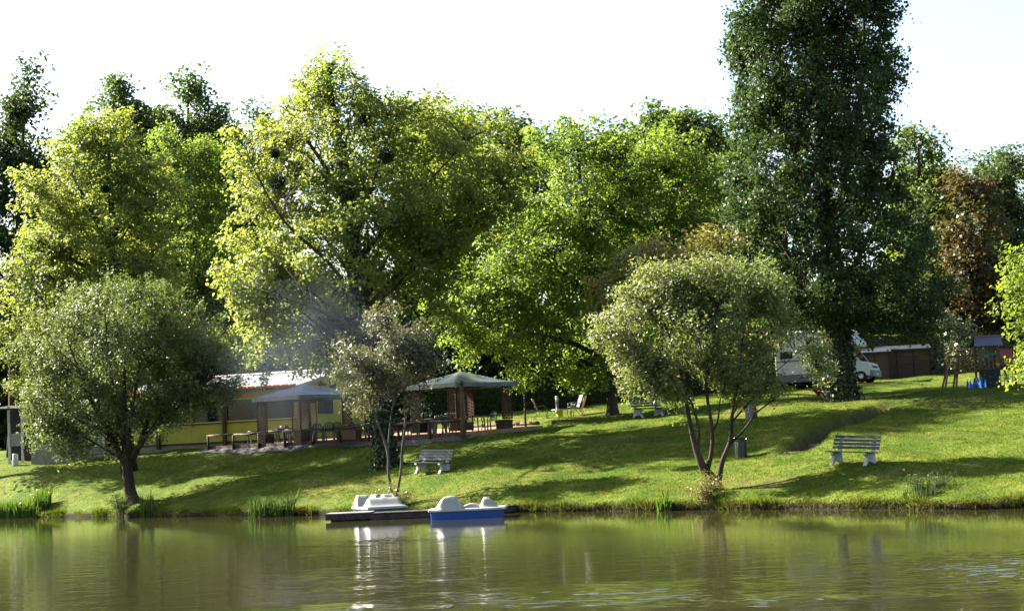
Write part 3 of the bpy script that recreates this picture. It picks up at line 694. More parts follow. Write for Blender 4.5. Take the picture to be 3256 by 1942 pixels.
make_tree('woodland_tree', 'dark tree top directly left of the mistletoe tree', 122, [[(810, 1400, .35), (810, 900, .28), (805, 650, .18), (800, 420, .04)]],
    [(800, 430, 80, 90), (790, 580, 120, 120), (830, 760, 150, 160)], 10000, LM['dark'], seed=45, **far)
make_tree('woodland_tree', 'light green tree peeking out right of the mistletoe tree', 104, [[(1330, 1350, .35), (1330, 900, .28), (1325, 600, .18), (1320, 360, .04)]],
    [(1320, 385, 85, 75), (1410, 430, 90, 80), (1340, 520, 140, 110), (1400, 700, 130, 140)], 14000, LM['lime'], seed=46, **far)
make_tree('woodland_tree', 'dark tree in the dip of the skyline left of the wide green tree', 116, [[(1590, 1350, .35), (1590, 900, .28), (1585, 650, .18), (1580, 420, .04)]],
    [(1570, 440, 110, 70), (1660, 450, 70, 70), (1600, 580, 150, 120), (1540, 760, 180, 180), (1400, 900, 150, 140)], 15000, LM['mid'], seed=47, **far)
make_tree('woodland_tree', 'dark round-topped tree left of the poplar', 92, [[(2130, 1320, .35), (2130, 900, .28), (2130, 650, .18), (2130, 400, .04)]],
    [(2110, 400, 70, 60), (2230, 430, 90, 70), (2150, 520, 150, 100), (2200, 720, 190, 160), (2130, 360, 35, 30)], 15000, LM['mid'], seed=48, **far)
make_tree('woodland_tree', 'green tree standing behind the right side of the poplar', 111, [[(2930, 1220, .3), (2930, 900, .24), (2925, 650, .16), (2920, 450, .04)]],
    [(2920, 490, 80, 85), (2960, 640, 100, 120), (2990, 840, 110, 150), (2890, 960, 150, 110), (3040, 980, 90, 100)], 17000, LM['mid'], seed=49, **far)
make_tree('copper_tree', 'copper-leaved tree behind the playground', 108, [[(3090, 1200, .3), (3090, 950, .24), (3085, 750, .15), (3080, 560, .04)]],
    [(3080, 580, 90, 80), (3110, 720, 120, 120), (3150, 870, 120, 140), (3060, 900, 110, 130), (3200, 990, 90, 110), (3090, 1010, 110, 60)], 19000, LM['copper'], 'far', group='trees of the wood behind', per=60, tw=0.02, n_limb=12, shell=0.4, gaps=0.35, seed=50, gapscale=0.6)
make_tree('woodland_tree', 'bluish dark tree at the far right edge of the skyline', 126, [[(3230, 1200, .35), (3230, 900, .28), (3225, 700, .18), (3220, 520, .04)]],
    [(3225, 530, 70, 50), (3150, 590, 80, 70), (3240, 660, 100, 110), (3200, 830, 130, 140)], 12000, LM['dark'], seed=51, **far)
make_tree('glossy_shrub', 'large-leaved glossy shrub in front of the hedge behind the climbing frame', 101, [[(3060, 1215, .09), (3055, 1120, .07), (3040, 1020, .03)]],
    [(3045, 1060, 45, 60), (3000, 1000, 55, 40), (3090, 1100, 60, 60), (3060, 1150, 60, 40)], 2600, LM['gloss'], 'clump', BARK_GREY, seed=52, per=22, n_limb=10, gaps=0.4, cat='shrub')
# more trunks of the same wood filling the skyline behind
_far = {o.name: o for o in COL.objects if o.name.startswith('woodland_tree')}
_src = [_far['woodland_tree' + ('.%03d' % k if k else '')] for k in (0, 2, 3, 4, 5, 6, 7, 8)]
def far_copy(i, px, py_top, Y, rz, sc, lab):
    src = _src[i]; p = at(px, 1300, Y); c = copy_tree(src, Vector((p.x, p.y, gz(p.x, p.y))), rz, lab)
    top = max(v[2] for v in src.children[0].bound_box); want = at(px, py_top, Y).z - c.location.z
    k = want / top; c.scale = (k * sc, k * sc, k)
far_copy(2, 280, 400, 124, 2.0, 1.2, 'dark tree between the left-edge tree and the ragged-tipped one')
far_copy(4, 720, 400, 126, 2.6, 1.3, 'dark tree filling the notch left of the mistletoe tree')
far_copy(5, 1500, 345, 122, 4.0, 1.3, 'dark tree right of the mistletoe tree on the skyline')
far_copy(6, 1790, 400, 122, 2.2, 1.3, 'dark tree behind the top of the wide green tree')
far_copy(7, 2010, 400, 124, 0.8, 1.2, 'dark tree between the wide green tree and the poplar')
far_copy(6, 2300, 430, 124, 5.0, 1.3, 'dark tree behind the left side of the poplar')
far_copy(5, 3000, 500, 128, 1.7, 1.5, 'dark tree behind the copper-leaved tree')
far_copy(6, 3150, 500, 134, 0.3, 1.4, 'dark tree between the copper tree and the far right tree')
# shaded wood behind everything: one mass of undergrowth nobody could count
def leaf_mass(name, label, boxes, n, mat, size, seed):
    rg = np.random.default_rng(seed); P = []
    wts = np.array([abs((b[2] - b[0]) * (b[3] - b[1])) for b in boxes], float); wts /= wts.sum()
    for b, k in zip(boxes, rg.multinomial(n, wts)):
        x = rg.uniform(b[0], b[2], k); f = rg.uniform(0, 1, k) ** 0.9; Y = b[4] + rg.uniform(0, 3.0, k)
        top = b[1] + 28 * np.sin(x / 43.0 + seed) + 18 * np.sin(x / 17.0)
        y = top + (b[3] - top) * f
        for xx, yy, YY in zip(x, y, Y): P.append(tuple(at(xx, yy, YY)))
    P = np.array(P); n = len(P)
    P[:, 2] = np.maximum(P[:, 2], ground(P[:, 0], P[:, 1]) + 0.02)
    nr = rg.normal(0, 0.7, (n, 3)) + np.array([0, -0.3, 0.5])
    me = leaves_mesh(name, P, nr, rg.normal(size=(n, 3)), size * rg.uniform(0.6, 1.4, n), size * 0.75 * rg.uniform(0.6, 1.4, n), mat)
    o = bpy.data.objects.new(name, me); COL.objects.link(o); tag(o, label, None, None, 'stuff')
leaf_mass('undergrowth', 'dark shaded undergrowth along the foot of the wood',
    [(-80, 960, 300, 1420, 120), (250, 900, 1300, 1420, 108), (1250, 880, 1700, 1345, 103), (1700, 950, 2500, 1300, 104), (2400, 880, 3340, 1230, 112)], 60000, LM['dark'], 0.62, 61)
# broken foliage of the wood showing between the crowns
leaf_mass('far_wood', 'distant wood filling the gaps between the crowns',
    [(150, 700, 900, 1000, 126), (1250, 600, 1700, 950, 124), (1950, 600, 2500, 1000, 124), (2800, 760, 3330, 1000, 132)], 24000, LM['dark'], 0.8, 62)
# mistletoe balls
for px, py, rr, Y, lab in [(873, 490, 17, 71.5, 'small round mistletoe ball high in the left of the tall yellow-green tree'), (880, 578, 33, 71, 'large mistletoe ball below the small one on the left of the tree'), (1228, 497, 27, 72, 'mistletoe ball on the right side of the tall yellow-green tree'), (1160, 378, 20, 74, 'mistletoe ball near the top of the tall yellow-green tree'), (335, 600, 15, 85, 'dark nest-like mistletoe ball in the left yellow-green tree')]:
    c = at(px, py, Y); r = rr * Y / PXF; n = int(900 * (r / 0.3))
    rg = np.random.default_rng(int(px)); d = nrmz(rg.normal(size=(n, 3))); q = d * r * rg.random((n, 1)) ** 0.45
    root = thing('mistletoe', lab, 'mistletoe', c, 0, 'mistletoe balls in the crowns')
    piece('leaves', leaves_mesh('leaves', q, np.cross(d, rg.normal(size=(n, 3))), d + rg.normal(0, .3, (n, 3)), rg.uniform(.09, .16, n), rg.uniform(.025, .045, n), LM['ivy']), root)
    tb = MB()
    for i in range(26): tb.tube([(0, 0, 0), tuple(Vector(d[i]) * r * .9)], [.012, .004], 3)
    piece('twigs', tb.mesh('twigs', BARK), root)

# ================================================================== MATERIALS FOR BUILT THINGS
M_YEL = pmat('yellow_wall', (0.30, 0.29, 0.035), 0.65, 0.3, var=0.06, scale=1.5)
M_YTRIM = pmat('yellow_trim', (0.42, 0.44, 0.10), 0.55, 0.4, var=0.05)
M_BROWN = pmat('brown_timber', (0.075, 0.035, 0.022), 0.7, 0.3, var=0.2, scale=5, bump=0.3, stretch=(3, 3, .5))
M_LATT = pmat('lattice_timber', (0.11, 0.05, 0.025), 0.65, 0.35, var=0.2, scale=5)
M_LOG = pmat('log_timber', (0.125, 0.075, 0.05), 0.8, 0.25, var=0.25, scale=6, bump=0.4)
M_POLE = pmat('pole_timber', (0.15, 0.12, 0.05), 0.8, 0.2, var=0.2, scale=6, bump=0.3)
M_PLINTH = pmat('concrete_plinth', (0.30, 0.26, 0.21), 0.9, 0.2, var=0.15, scale=3, bump=0.3)
M_ROOF = pmat('roof_sheet', (0.24, 0.225, 0.225), 0.55, 0.4, var=0.12, scale=1.2)
M_WHITE = pmat('white_paint', (0.62, 0.61, 0.59), 0.5, 0.4, var=0.04)
M_TILE = pmat('terracotta_tile', (0.50, 0.21, 0.06), 0.8, 0.2, var=0.2, scale=4)
M_GREENP = pmat('green_plastic', (0.012, 0.045, 0.035), 0.32, 0.55, var=0.1)
M_CANOPY = pmat('canopy_fabric', (0.13, 0.165, 0.165), 0.38, 0.5, var=0.25, scale=3, bump=0.3, bscale=5)
M_CANB = pmat('canopy_fabric_blue', (0.05, 0.09, 0.145), 0.5, 0.45, var=0.15, scale=3, bump=0.3, bscale=5)
M_SLAT = pmat('bench_paint', (0.010, 0.038, 0.045), 0.34, 0.45, var=0.12)
M_LEGW = pmat('bench_concrete', (0.40, 0.40, 0.38), 0.8, 0.25, var=0.15, scale=5)
M_BLUE = pmat('boat_blue', (0.012, 0.075, 0.30), 0.35, 0.5, var=0.06)
M_BOATW = pmat('boat_white', (0.52, 0.49, 0.44), 0.42, 0.5, var=0.04, scale=3)
M_DOCK = pmat('dock_timber', (0.055, 0.040, 0.034), 0.8, 0.3, var=0.3, scale=4, bump=0.4)
M_SAND = pmat('sandy_floor', (0.42, 0.27, 0.17), 0.95, 0.1, var=0.12, scale=2, bump=0.5)
M_GRAV = pmat('gravel_strip', (0.12, 0.118, 0.12), 0.95, 0.1, var=0.3, scale=12, bump=0.8, bscale=30)
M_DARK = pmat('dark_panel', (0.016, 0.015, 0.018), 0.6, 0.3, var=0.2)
M_SHUT = pmat('shutter_brown', (0.060, 0.038, 0.036), 0.7, 0.3, var=0.1)
M_BEIGE = leaf_mat('sling_fabric', (0.27, 0.21, 0.135), (0.27, 0.21, 0.135), 0.45, 0.8, 0.1, trcol=(1.3, 1.2, 1.0), third=(0.25, 0.19, 0.12))
M_FRAME = pmat('metal_frame', (0.10, 0.095, 0.085), 0.4, 0.5, metal=0.6, var=0.1)
M_CREAM = pmat('cream_top', (0.62, 0.60, 0.40), 0.5, 0.4, var=0.05)
M_YPLA = pmat('yellow_plastic', (0.55, 0.55, 0.02), 0.5, 0.4, var=0.05)
M_RED = pmat('red_paint', (0.26, 0.030, 0.028), 0.55, 0.4, var=0.15)
M_BINM = pmat('bin_green_metal', (0.010, 0.040, 0.035), 0.25, 0.6, var=0.1)
M_VAN = pmat('camper_white', (0.55, 0.55, 0.53), 0.4, 0.5, var=0.03)
M_SKIRT = pmat('camper_skirt', (0.16, 0.18, 0.22), 0.5, 0.4, var=0.08)
M_RUB = pmat('rubber', (0.02, 0.02, 0.02), 0.8, 0.2)
M_CHROME = pmat('chrome', (0.6, 0.6, 0.6), 0.2, 0.5, metal=1.0, var=0.02)
M_SHED = pmat('shed_boards', (0.115, 0.065, 0.045), 0.8, 0.2, var=0.2, scale=3, bump=0.5, stretch=(.4, .4, 6))
M_FELT = pmat('roof_felt', (0.05, 0.05, 0.065), 0.6, 0.4, var=0.2, scale=2)
M_PLAY = pmat('play_timber', (0.15, 0.09, 0.045), 0.75, 0.25, var=0.2, scale=4)
M_PGREEN = pmat('play_green', (0.01, 0.12, 0.07), 0.45, 0.4)
M_PBLUE = pmat('play_blue', (0.015, 0.12, 0.45), 0.4, 0.5)
M_PORANGE = pmat('play_orange', (0.55, 0.16, 0.03), 0.5, 0.4)
M_PRED = pmat('play_red', (0.36, 0.015, 0.02), 0.35, 0.5)
M_ROOFP = pmat('play_roof', (0.07, 0.07, 0.12), 0.5, 0.4, var=0.08)
M_GREYC = pmat('grey_concrete', (0.32, 0.31, 0.30), 0.85, 0.2, var=0.15)
M_IRIS = pmat('iris_yellow', (0.75, 0.55, 0.02), 0.5, 0.3)
M_REFLT = pmat('reflection_terracotta', (0.48, 0.20, 0.10), 0.85, 0.1, var=0.1)  # orange of the roof reflections drawn behind the window glass
M_REFLG = pmat('reflection_green', (0.05, 0.07, 0.035), 0.85, 0.1, var=0.2)  # green of the reflections drawn behind the window glass
def glass_mat(name, col, rough=0.05, alpha=0.45):
    m, t, b = new_mat(name); N, L = t.nodes, t.links
    b.inputs['Base Color'].default_value = (*col, 1); b.inputs['Roughness'].default_value = rough; b.inputs['Specular IOR Level'].default_value = 0.6
    tr = N.new('ShaderNodeBsdfTransparent'); ms = N.new('ShaderNodeMixShader'); ms.inputs[0].default_value = alpha
    L.new(tr.outputs[0], ms.inputs[1]); L.new(b.outputs[0], ms.inputs[2]); L.new(ms.outputs[0], N['Material Output'].inputs[0]); return m
M_GLASS = glass_mat('window_glass', (0.012, 0.016, 0.018), 0.04, 0.5)
M_CGLASS = glass_mat('camper_glass', (0.010, 0.013, 0.016), 0.06, 0.92)

# ================================================================== TERRACE
def build_terrace():
    c = Vector((sum(p[0] for p in TER) / 6, sum(p[1] for p in TER) / 6, 0))
    mb = MB(); n = len(TER)
    top = [(x, y, float(terrace_z(x, y))) for x, y in TER]; bot = [(x, y, z - 0.9) for x, y, z in top]
    mb.add(top + bot, [tuple(range(n))] + [(i, i + n, (i + 1) % n + n, (i + 1) % n) for i in range(n)])
    o = mb.build('terrace', M_SAND); tag(o, 'sandy terrace floor under the gazebos', None, None, 'structure')
    # grey gravel strip sloping down in front
    mb = MB(); N = 40; vs_ = []
    for i in range(N + 1):
        p = TA + (TB - TA) * (-0.02 + 1.04 * i / N); z = 2.97
        q = p - TN * (0.5 + 0.1 * math.sin(i * 1.7)); vs_ += [(p[0] + TN[0] * .05, p[1] + TN[1] * .05, z), (q[0], q[1], min(z - 0.22, gz(q[0], q[1]) + 0.03))]
    mb.add(vs_, [(2 * i, 2 * i + 1, 2 * i + 3, 2 * i + 2) for i in range(N)])
    o2 = mb.build('gravel_strip', M_GRAV, o)
    # timber edging, one length after another
    L = np.linalg.norm(TB - TA); k = 7
    me = MB().box((0, 0, 0), (L / k - 0.02, 0.14, 0.16)).mesh('edge_timber', M_LOG)
    for i in range(k):
        p = TA + (TB - TA) * ((i + .5) / k) - TN * 0.0
        piece('edge_timber', me, o, (p[0], p[1], 2.98), (0, 0, math.atan2(TD[1], TD[0])))
    # log border between the sandy floor and the lawn behind, on the right
    lg = MB().tube([(-.85, 0, 0), (-.3, .01, .02), (.3, -.01, .015), (.85, 0, 0)], .085, 8).mesh('border_log', M_LOG, True)
    for i in range(5):
        a = np.array((0.9, 82.2)); b = np.array((-4.2, 88.6)); p = a + (b - a) * ((i + .5) / 6)
        z = max(float(terrace_z(*p)) + 0.10, gz(*p) + 0.04)
        piece('border_log', lg, o, (p[0], p[1], z), (0, 0, math.atan2(b[1] - a[1], b[0] - a[0])))
    for i in range(2):
        p = on_ground(1700 + i * 110, 1342 - i * 4, 82.5)
        piece('border_log', lg, o, (p.x, p.y, p.z + .0), (0, 0, 0.05 * i - .05))
build_terrace()
def tz(x, y): return float(terrace_z(x, y))

# ================================================================== CLUBHOUSE
def build_clubhouse():
    c = at(944, 1390, 89)
    root = thing('clubhouse', 'yellow clubhouse with corrugated roof and big windows behind the terrace', 'building', (c.x, c.y, 3.3), R(-20))
    # long front wall: lower panels, upper band, posts
    for i, (a, b) in enumerate([(-2.1, 0), (-4.15, -2.1), (-6.15, -4.15), (-8.15, -6.15), (-10.4, -8.15)]):
        MB().b6(a + .005, b - .005, 0, .12, 0, 0.98).build('wall_panel', M_YEL, root)
        MB().b6(a + .005, b - .005, 0, .12, 2.2, 2.72).build('wall_panel', M_YEL, root)
        x0, x1 = a + .08, b - .08
        fr = MB().b6(x0 - .07, x0, -.03, .10, .99, 2.19).b6(x1, x1 + .07, -.03, .10, .99, 2.19).b6(x0, x1, -.03, .10, .99, 1.05).b6(x0, x1, -.03, .10, 2.13, 2.19)
        w = fr.build('window', M_YTRIM, root)
        MB().b6(x0, x1, .03, .045, 1.05, 2.13).build('pane', M_GLASS, w)
        MB().b6(x0 - .08, x1 + .08, -.07, -.03, .94, .985).build('sill', M_BROWN, w)
        if i < 3:
            for j in range(3):
                xa = x0 + (x1 - x0) * (0.05 + .33 * j); s = [.5, .9, .35][(i + j) % 3]
                MB().add([(xa, .07, 1.07), (xa + .25 + .25 * s, .07, 1.07), (xa + .1, .09, 1.2 + .7 * s), (xa + .25, .09, 1.15 + .7 * s)], [(0, 1, 3, 2)]).build('pane_reflection', M_REFLT if (i + j) % 2 == 0 else M_REFLG, w)  # coloured shapes behind the glass stand in for reflections in the panes
    for x in (-4.15, -8.15): MB().b6(x - .09, x + .09, -.16, -.035, -.25, 2.7).build('wall_post', M_BROWN, root)
    MB().b6(-10.4, .1, -.04, .14, -.09, -.002).build('base_beam', M_DARK, root)
    MB().b6(-16.2, .0, .0, .3, -1.1, -.095).build('plinth', M_PLINTH, root)
    # gable wall facing right, a panel per metre
    W = 10.2
    def zr(y): return 2.72 + .17 * min(y, W - y)
    for i in range(10):
        y0, y1 = .122 + i * (W - .12) / 10, .122 + (i + 1) * (W - .12) / 10 - .008
        pts = [(y0, -.0), (y1, -.0), (y1, zr(y1)), (y0, zr(y0))]
        if y0 < W / 2 < y1: pts.insert(3, (W / 2, zr(W / 2)))
        MB().prism(pts, -.12, -.002, 'x').build('wall_panel', M_YEL, root)
    MB().b6(-10.4, -.13, W - .1, W, -.5, 2.7).build('back_wall', M_YEL, root)
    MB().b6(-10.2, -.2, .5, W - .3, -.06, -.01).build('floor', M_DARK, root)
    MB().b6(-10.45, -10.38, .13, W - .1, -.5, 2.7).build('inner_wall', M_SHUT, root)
    sh = MB().b6(.0, .05, 2.5, 4.25, 1.25, 2.3).build('shutter', M_SHUT, root)
    MB().b6(.05, .07, 3.36, 3.39, 1.27, 2.28).build('shutter_joint', M_DARK, sh)
    MB().b6(.0, .04, 8.3, 9.5, .02, 2.05).build('door', M_DARK, root)
    aw = MB().b6(.0, .05, 3.95, 4.75, 2.62, 3.16).build('attic_window', M_DARK, root)
    MB().b6(.052, .06, 4.1, 4.6, 2.95, 3.08).build('notice', M_WHITE, aw)
    MB().b6(.052, .06, 4.22, 4.48, 2.82, 2.93).build('notice', M_WHITE, aw)
    lp = MB().box((.14, 2.9, 2.78), (.24, .5, .14)).box((.05, 2.9, 2.9), (.08, .1, .2)).build('wall_lamp', M_FRAME, root)
    # roof: corrugated sheets, ridge cap, tiles along the eave, verge boards
    roof = MB().b6(-11.0, .3, -.45, -.39, 2.50, 2.62).build('roof', M_BROWN, root)
    def sheet(x0, x1, front):
        mb = MB(); n = int((x1 - x0) / .06); vs_ = []; fs = []
        for i in range(n + 1):
            x = x0 + (x1 - x0) * i / n; dz = .022 * math.cos(2 * math.pi * x / .24)
            for y in ((-.5, W / 2) if front else (W / 2, W + .5)): vs_.append((x, y, zr(y) + .06 + dz))
        for i in range(n): fs.append((2 * i, 2 * i + 2, 2 * i + 3, 2 * i + 1))
        return mb.add(vs_, fs)
    for k in range(6):
        sheet(-11.0 + k * 1.9, -11.0 + (k + 1) * 1.9 - .003, True).build('roof_sheet', M_ROOF, roof, True)
        sheet(-11.0 + k * 1.9, -11.0 + (k + 1) * 1.9 - .003, False).build('roof_sheet', M_ROOF, roof, True)
    for k in range(6):
        x0 = -11 + k * 1.9; z = zr(W / 2) + .1
        MB().prism([(W / 2 - .28, z - .04), (W / 2, z + .05), (W / 2 + .28, z - .04), (W / 2, z + .02)], x0, x0 + 1.88, 'x').build('ridge_cap', M_WHITE, roof)
    for y0, y1 in ((-.5, W / 2), (W / 2, W + .5)):
        MB().beam((.42, y0, zr(y0) - .02), (.42, y1, zr(y1) - .02), .05, .16).build('verge_board', M_ROOF, roof)
    tl = MB()
    prof_ = [(.10 * math.cos(a), .07 * math.sin(a)) for a in [math.pi * i / 6 for i in range(7)]]
    tl.add([(x, y, z) for y in (-.17, .17) for x, z in prof_], [(i, i + 1, i + 8, i + 7) for i in range(6)])
    tme = tl.mesh('eave_tile', M_TILE, True)
    for i in range(46): piece('eave_tile', tme, roof, (-10.9 + i * .245, -.42, zr(-.4) + .05 + .01 * math.sin(i * 3.1)), (R(9.6), 0, .04 * math.sin(i * 2.3)))
    # white glazed lean-to on the left
    for i in range(5):
        x = -16.1 + i * 1.13
        MB().b6(x - .07, x + .07, .0, .12, -.09, 2.3).build('white_post', M_WHITE, root)
        if i < 4:
            w = MB().b6(x + .075, x + 1.055, .02, .08, .62, .70).build('window', M_WHITE, root); MB().b6(x + .075, x + 1.055, .02, .08, 2.1, 2.28).build('lintel', M_WHITE, w)
            MB().b6(x + .075, x + 1.055, .04, .055, .70, 2.1).build('pane', M_GLASS, w)
            MB().b6(x + .075, x + 1.055, .03, .09, -.09, .615).build('wall_panel', M_GREYC, root)
    MB().add([(-16.5, -.3, 2.35), (-10.5, -.3, 2.35), (-10.5, 5, 2.75), (-16.5, 5, 2.75), (-16.5, -.3, 2.43), (-10.5, -.3, 2.43), (-10.5, 5, 2.83), (-16.5, 5, 2.83)], [(3, 2, 1, 0), (4, 5, 6, 7), (0, 1, 5, 4), (1, 2, 6, 5), (2, 3, 7, 6), (3, 0, 4, 7)]).build('lean_to_roof', M_ROOF, root)
    MB().b6(-16.2, -16.08, .13, 5, -.5, 2.5).build('side_wall', M_WHITE, root)
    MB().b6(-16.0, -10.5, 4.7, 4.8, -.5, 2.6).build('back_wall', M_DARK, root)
build_clubhouse()
# storage hut with white posts at the far left
def build_hut():
    p = on_ground(70, 1460, 96)
    root = thing('storage_hut', 'dark open hut with white posts at the left edge of the lawn', 'hut', p, R(-12))
    for x, h in ((-.75, 3.15), (.05, 2.85), (.78, 2.1), (2.6, 1.1), (3.35, 1.1)): MB().b6(x - .055, x + .055, -.06, .06, -.1, h).build('post', M_WHITE, root)
    MB().b6(-.69, -.01, .0, .06, .95, 1.65).build('shelf_front', M_GREYC, root)
    MB().b6(.11, .72, .0, .05, 2.1, 2.85).build('wall_panel', M_GREYC, root)
    MB().b6(.11, .72, .02, .06, .4, 1.3).build('low_panel', M_SHUT, root)
    MB().b6(2.66, 3.29, -.04, .04, 0.1, .16).build('low_rail', M_WHITE, root)
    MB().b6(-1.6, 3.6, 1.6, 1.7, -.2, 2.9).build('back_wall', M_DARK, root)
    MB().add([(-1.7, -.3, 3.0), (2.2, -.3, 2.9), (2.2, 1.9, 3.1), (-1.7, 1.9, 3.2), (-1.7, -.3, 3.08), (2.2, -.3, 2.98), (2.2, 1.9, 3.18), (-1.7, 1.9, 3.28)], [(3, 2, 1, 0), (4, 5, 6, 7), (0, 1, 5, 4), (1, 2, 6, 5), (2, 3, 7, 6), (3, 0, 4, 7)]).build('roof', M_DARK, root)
    q = on_ground(49, 1462, 94.8)
    b = thing('white_drum', 'white upright drum standing at the open hut', 'drum', q)
    MB().lathe([(0, 0), (.15, 0), (.16, .03), (.155, .3), (.165, .33), (.155, .36), (.155, .6), (.14, .64), (0, .64)], 14).build('body', M_WHITE, b, True)
    MB().lathe([(0, .642), (.12, .642), (.12, .66), (0, .66)], 14).build('lid', M_GREYC, b)
build_hut()

# ================================================================== GAZEBOS
def build_gazebo(loc, rz, a, label, canopy_mat):
    root = thing('gazebo', label, 'gazebo', loc, rz)
    h = 2.15
    lat = MB(); w_, z0, z1 = .55, .55, 1.95      # diagonal lattice in a frame, local x 0..w_
    for s in (1, -1):
        t = -2.0
        while t < 3.0:
            p, q = (0, z0 + t), (w_, z0 + t + w_ * 1.0)
            if s < 0: p, q = (0, q[1]), (w_, p[1])
            pts = []
            for f in (0, 1):
                pass
            za, zb = sorted((p[1], q[1]))
            if zb > z0 and za < z1:
                def xz(z): return p[0] + (q[0] - p[0]) * (z - p[1]) / (q[1] - p[1])
                lo, hi = max(za, z0), min(zb, z1)
                if hi - lo > .03: lat.beam((xz(lo), .006 * s, lo), (xz(hi), .006 * s, hi), .008, .03)
            t += .15
    latme = lat.mesh('lattice', M_LATT)
    fr = MB().b6(-.02, .025, -.025, .025, .5, h - .06).b6(w_ - .005, w_ + .045, -.025, .025, .5, h - .06).b6(.027, w_ - .007, -.022, .022, z1, z1 + .05).b6(.027, w_ - .007, -.022, .022, z0 - .05, z0)
    frme = fr.mesh('lattice_frame', M_BROWN)
    bx = MB().b6(0, .56, 0, .56, .02, .46).b6(-.02, .58, -.02, .58, .40, .458)
    bxme = bx.mesh('planter_box', M_BROWN); soil = MB().b6(.05, .51, .05, .51, .461, .475).mesh('soil', M_DARK)
    for k in range(4):
        ang = k * math.pi / 2
        M = Matrix.Rotation(ang, 3, 'Z'); o = M @ Vector((-a, -a, 0))
        b = piece('planter_box', bxme, root, o, (0, 0, ang)); piece('soil', soil, b)
        l1 = piece('lattice', latme, root, o + M @ Vector((.03, .0, 0)), (0, 0, ang)); piece('lattice_frame', frme, l1); tag(l1, kind='stuff')
        l2 = piece('lattice', latme, root, o + M @ Vector((.0, .03, 0)), (0, 0, ang + math.pi / 2)); piece('lattice_frame', frme, l2); tag(l2, kind='stuff')
    for k in range(4):
        ang = k * math.pi / 2; M = Matrix.Rotation(ang, 3, 'Z')
        MB().beam(M @ Vector((-a, -a, h - .03)), M @ Vector((a, -a, h - .03)), .05, .07).build('top_beam', M_BROWN, root)
    e = a + .16; n = 28; mb = MB(); vs_ = []; fs = []
    for i in range(n + 1):
        for j in range(n + 1):
            x, y = -e + 2 * e * i / n, -e + 2 * e * j / n
            d = 1 - max(abs(x), abs(y)) / e
            sag = -.08 * math.sin(math.pi * d) * min(1, abs(abs(x) - abs(y)) / (.5 * e))
            vs_.append((x, y, h + .05 + .62 * d + sag + .012 * math.sin(9 * x + 5 * y)))
    for i in range(n):
        for j in range(n):
            k = i * (n + 1) + j; fs.append((k, k + n + 1, k + n + 2, k + 1))
    c = mb.add(vs_, fs).build('canopy', canopy_mat, root, True)
    v = MB(); q = [(-e, -e), (e, -e), (e, e), (-e, e)]; N = 16
    for k in range(4):
        (xa, ya), (xb, yb) = q[k], q[(k + 1) % 4]
        vs_ = []
        for i in range(N + 1):
            t = i / N; x, y = xa + (xb - xa) * t, ya + (yb - ya) * t
            vs_ += [(x, y, h + .06), (x * 1.01, y * 1.01, h - .12 - .025 * abs(math.sin(t * math.pi * 5)))]
        v.add(vs_, [(2 * i, 2 * i + 1, 2 * i + 3, 2 * i + 2) for i in range(N)])
    v.build('valance', canopy_mat, c)
    return root
p = at(970, 1370, 84); build_gazebo((p.x, p.y, tz(p.x, p.y)), R(47), 1.62, 'blue-roofed lattice gazebo beside the clubhouse gable', M_CANB)
p = at(1470, 1370, 81); build_gazebo((p.x, p.y, tz(p.x, p.y)), R(42), 1.68, 'green-roofed lattice gazebo at the right end of the terrace', M_CANOPY)

# ================================================================== TERRACE FURNITURE
def build_rail():
    root = thing('log_railing', 'low rustic log railing along the front of the terrace', 'railing', (0, 0, 0))
    k = 10; pts = []
    a, b = TA + TD * .1 - TN * .12, TB - TD * .15 - TN * .12
    for i in range(k):
        p = a + (b - a) * i / (k - 1); g = 2.75
        lean = random.uniform(-.05, .05)
        MB().tube([(p[0], p[1], g - .15), (p[0] + lean * .4, p[1], g + .4), (p[0] + lean, p[1], g + .84)], [.07, .065, .06], 8).build('post', M_BROWN, root, True)
        pts.append(Vector((p[0] + lean, p[1], g + .86 + random.uniform(-.03, .03))))
    for i in range(k - 1):
        m = pts[i].lerp(pts[i + 1], .5) + Vector((0, 0, random.uniform(-.05, .02)))
        MB().tube([pts[i].lerp(pts[i + 1], -.03), m, pts[i].lerp(pts[i + 1], 1.03)], [.06, .055, .06], 8).build('rail', M_LOG, root, True)
build_rail()
p = on_ground(1474, 1388, 76.6)
w = thing('lamp_pole', 'straight wooden pole with dark cap at the end of the railing', 'pole', p)
MB().tube([(0, 0, -.2), (.01, 0, 1.3), (0, 0, 2.45)], [.10, .09, .08], 10).build('shaft', M_POLE, w, True)
MB().lathe([(0, 2.46), (.10, 2.46), (.10, 2.58), (.03, 2.66), (0, 2.66)], 10).build('cap', M_DARK, w)
p = on_ground(1672, 1346, 82)
w = thing('thin_post', 'thin brown post on the lawn right of the gazebos', 'post', p)
MB().tube([(0, 0, -.2), (-.02, 0, .8), (0, 0, 1.75)], [.055, .05, .045], 8).build('shaft', M_BROWN, w, True)
MB().lathe([(.0, 1.76), (.06, 1.76), (.05, 1.8), (0, 1.81)], 8).build('cap', M_DARK, w)

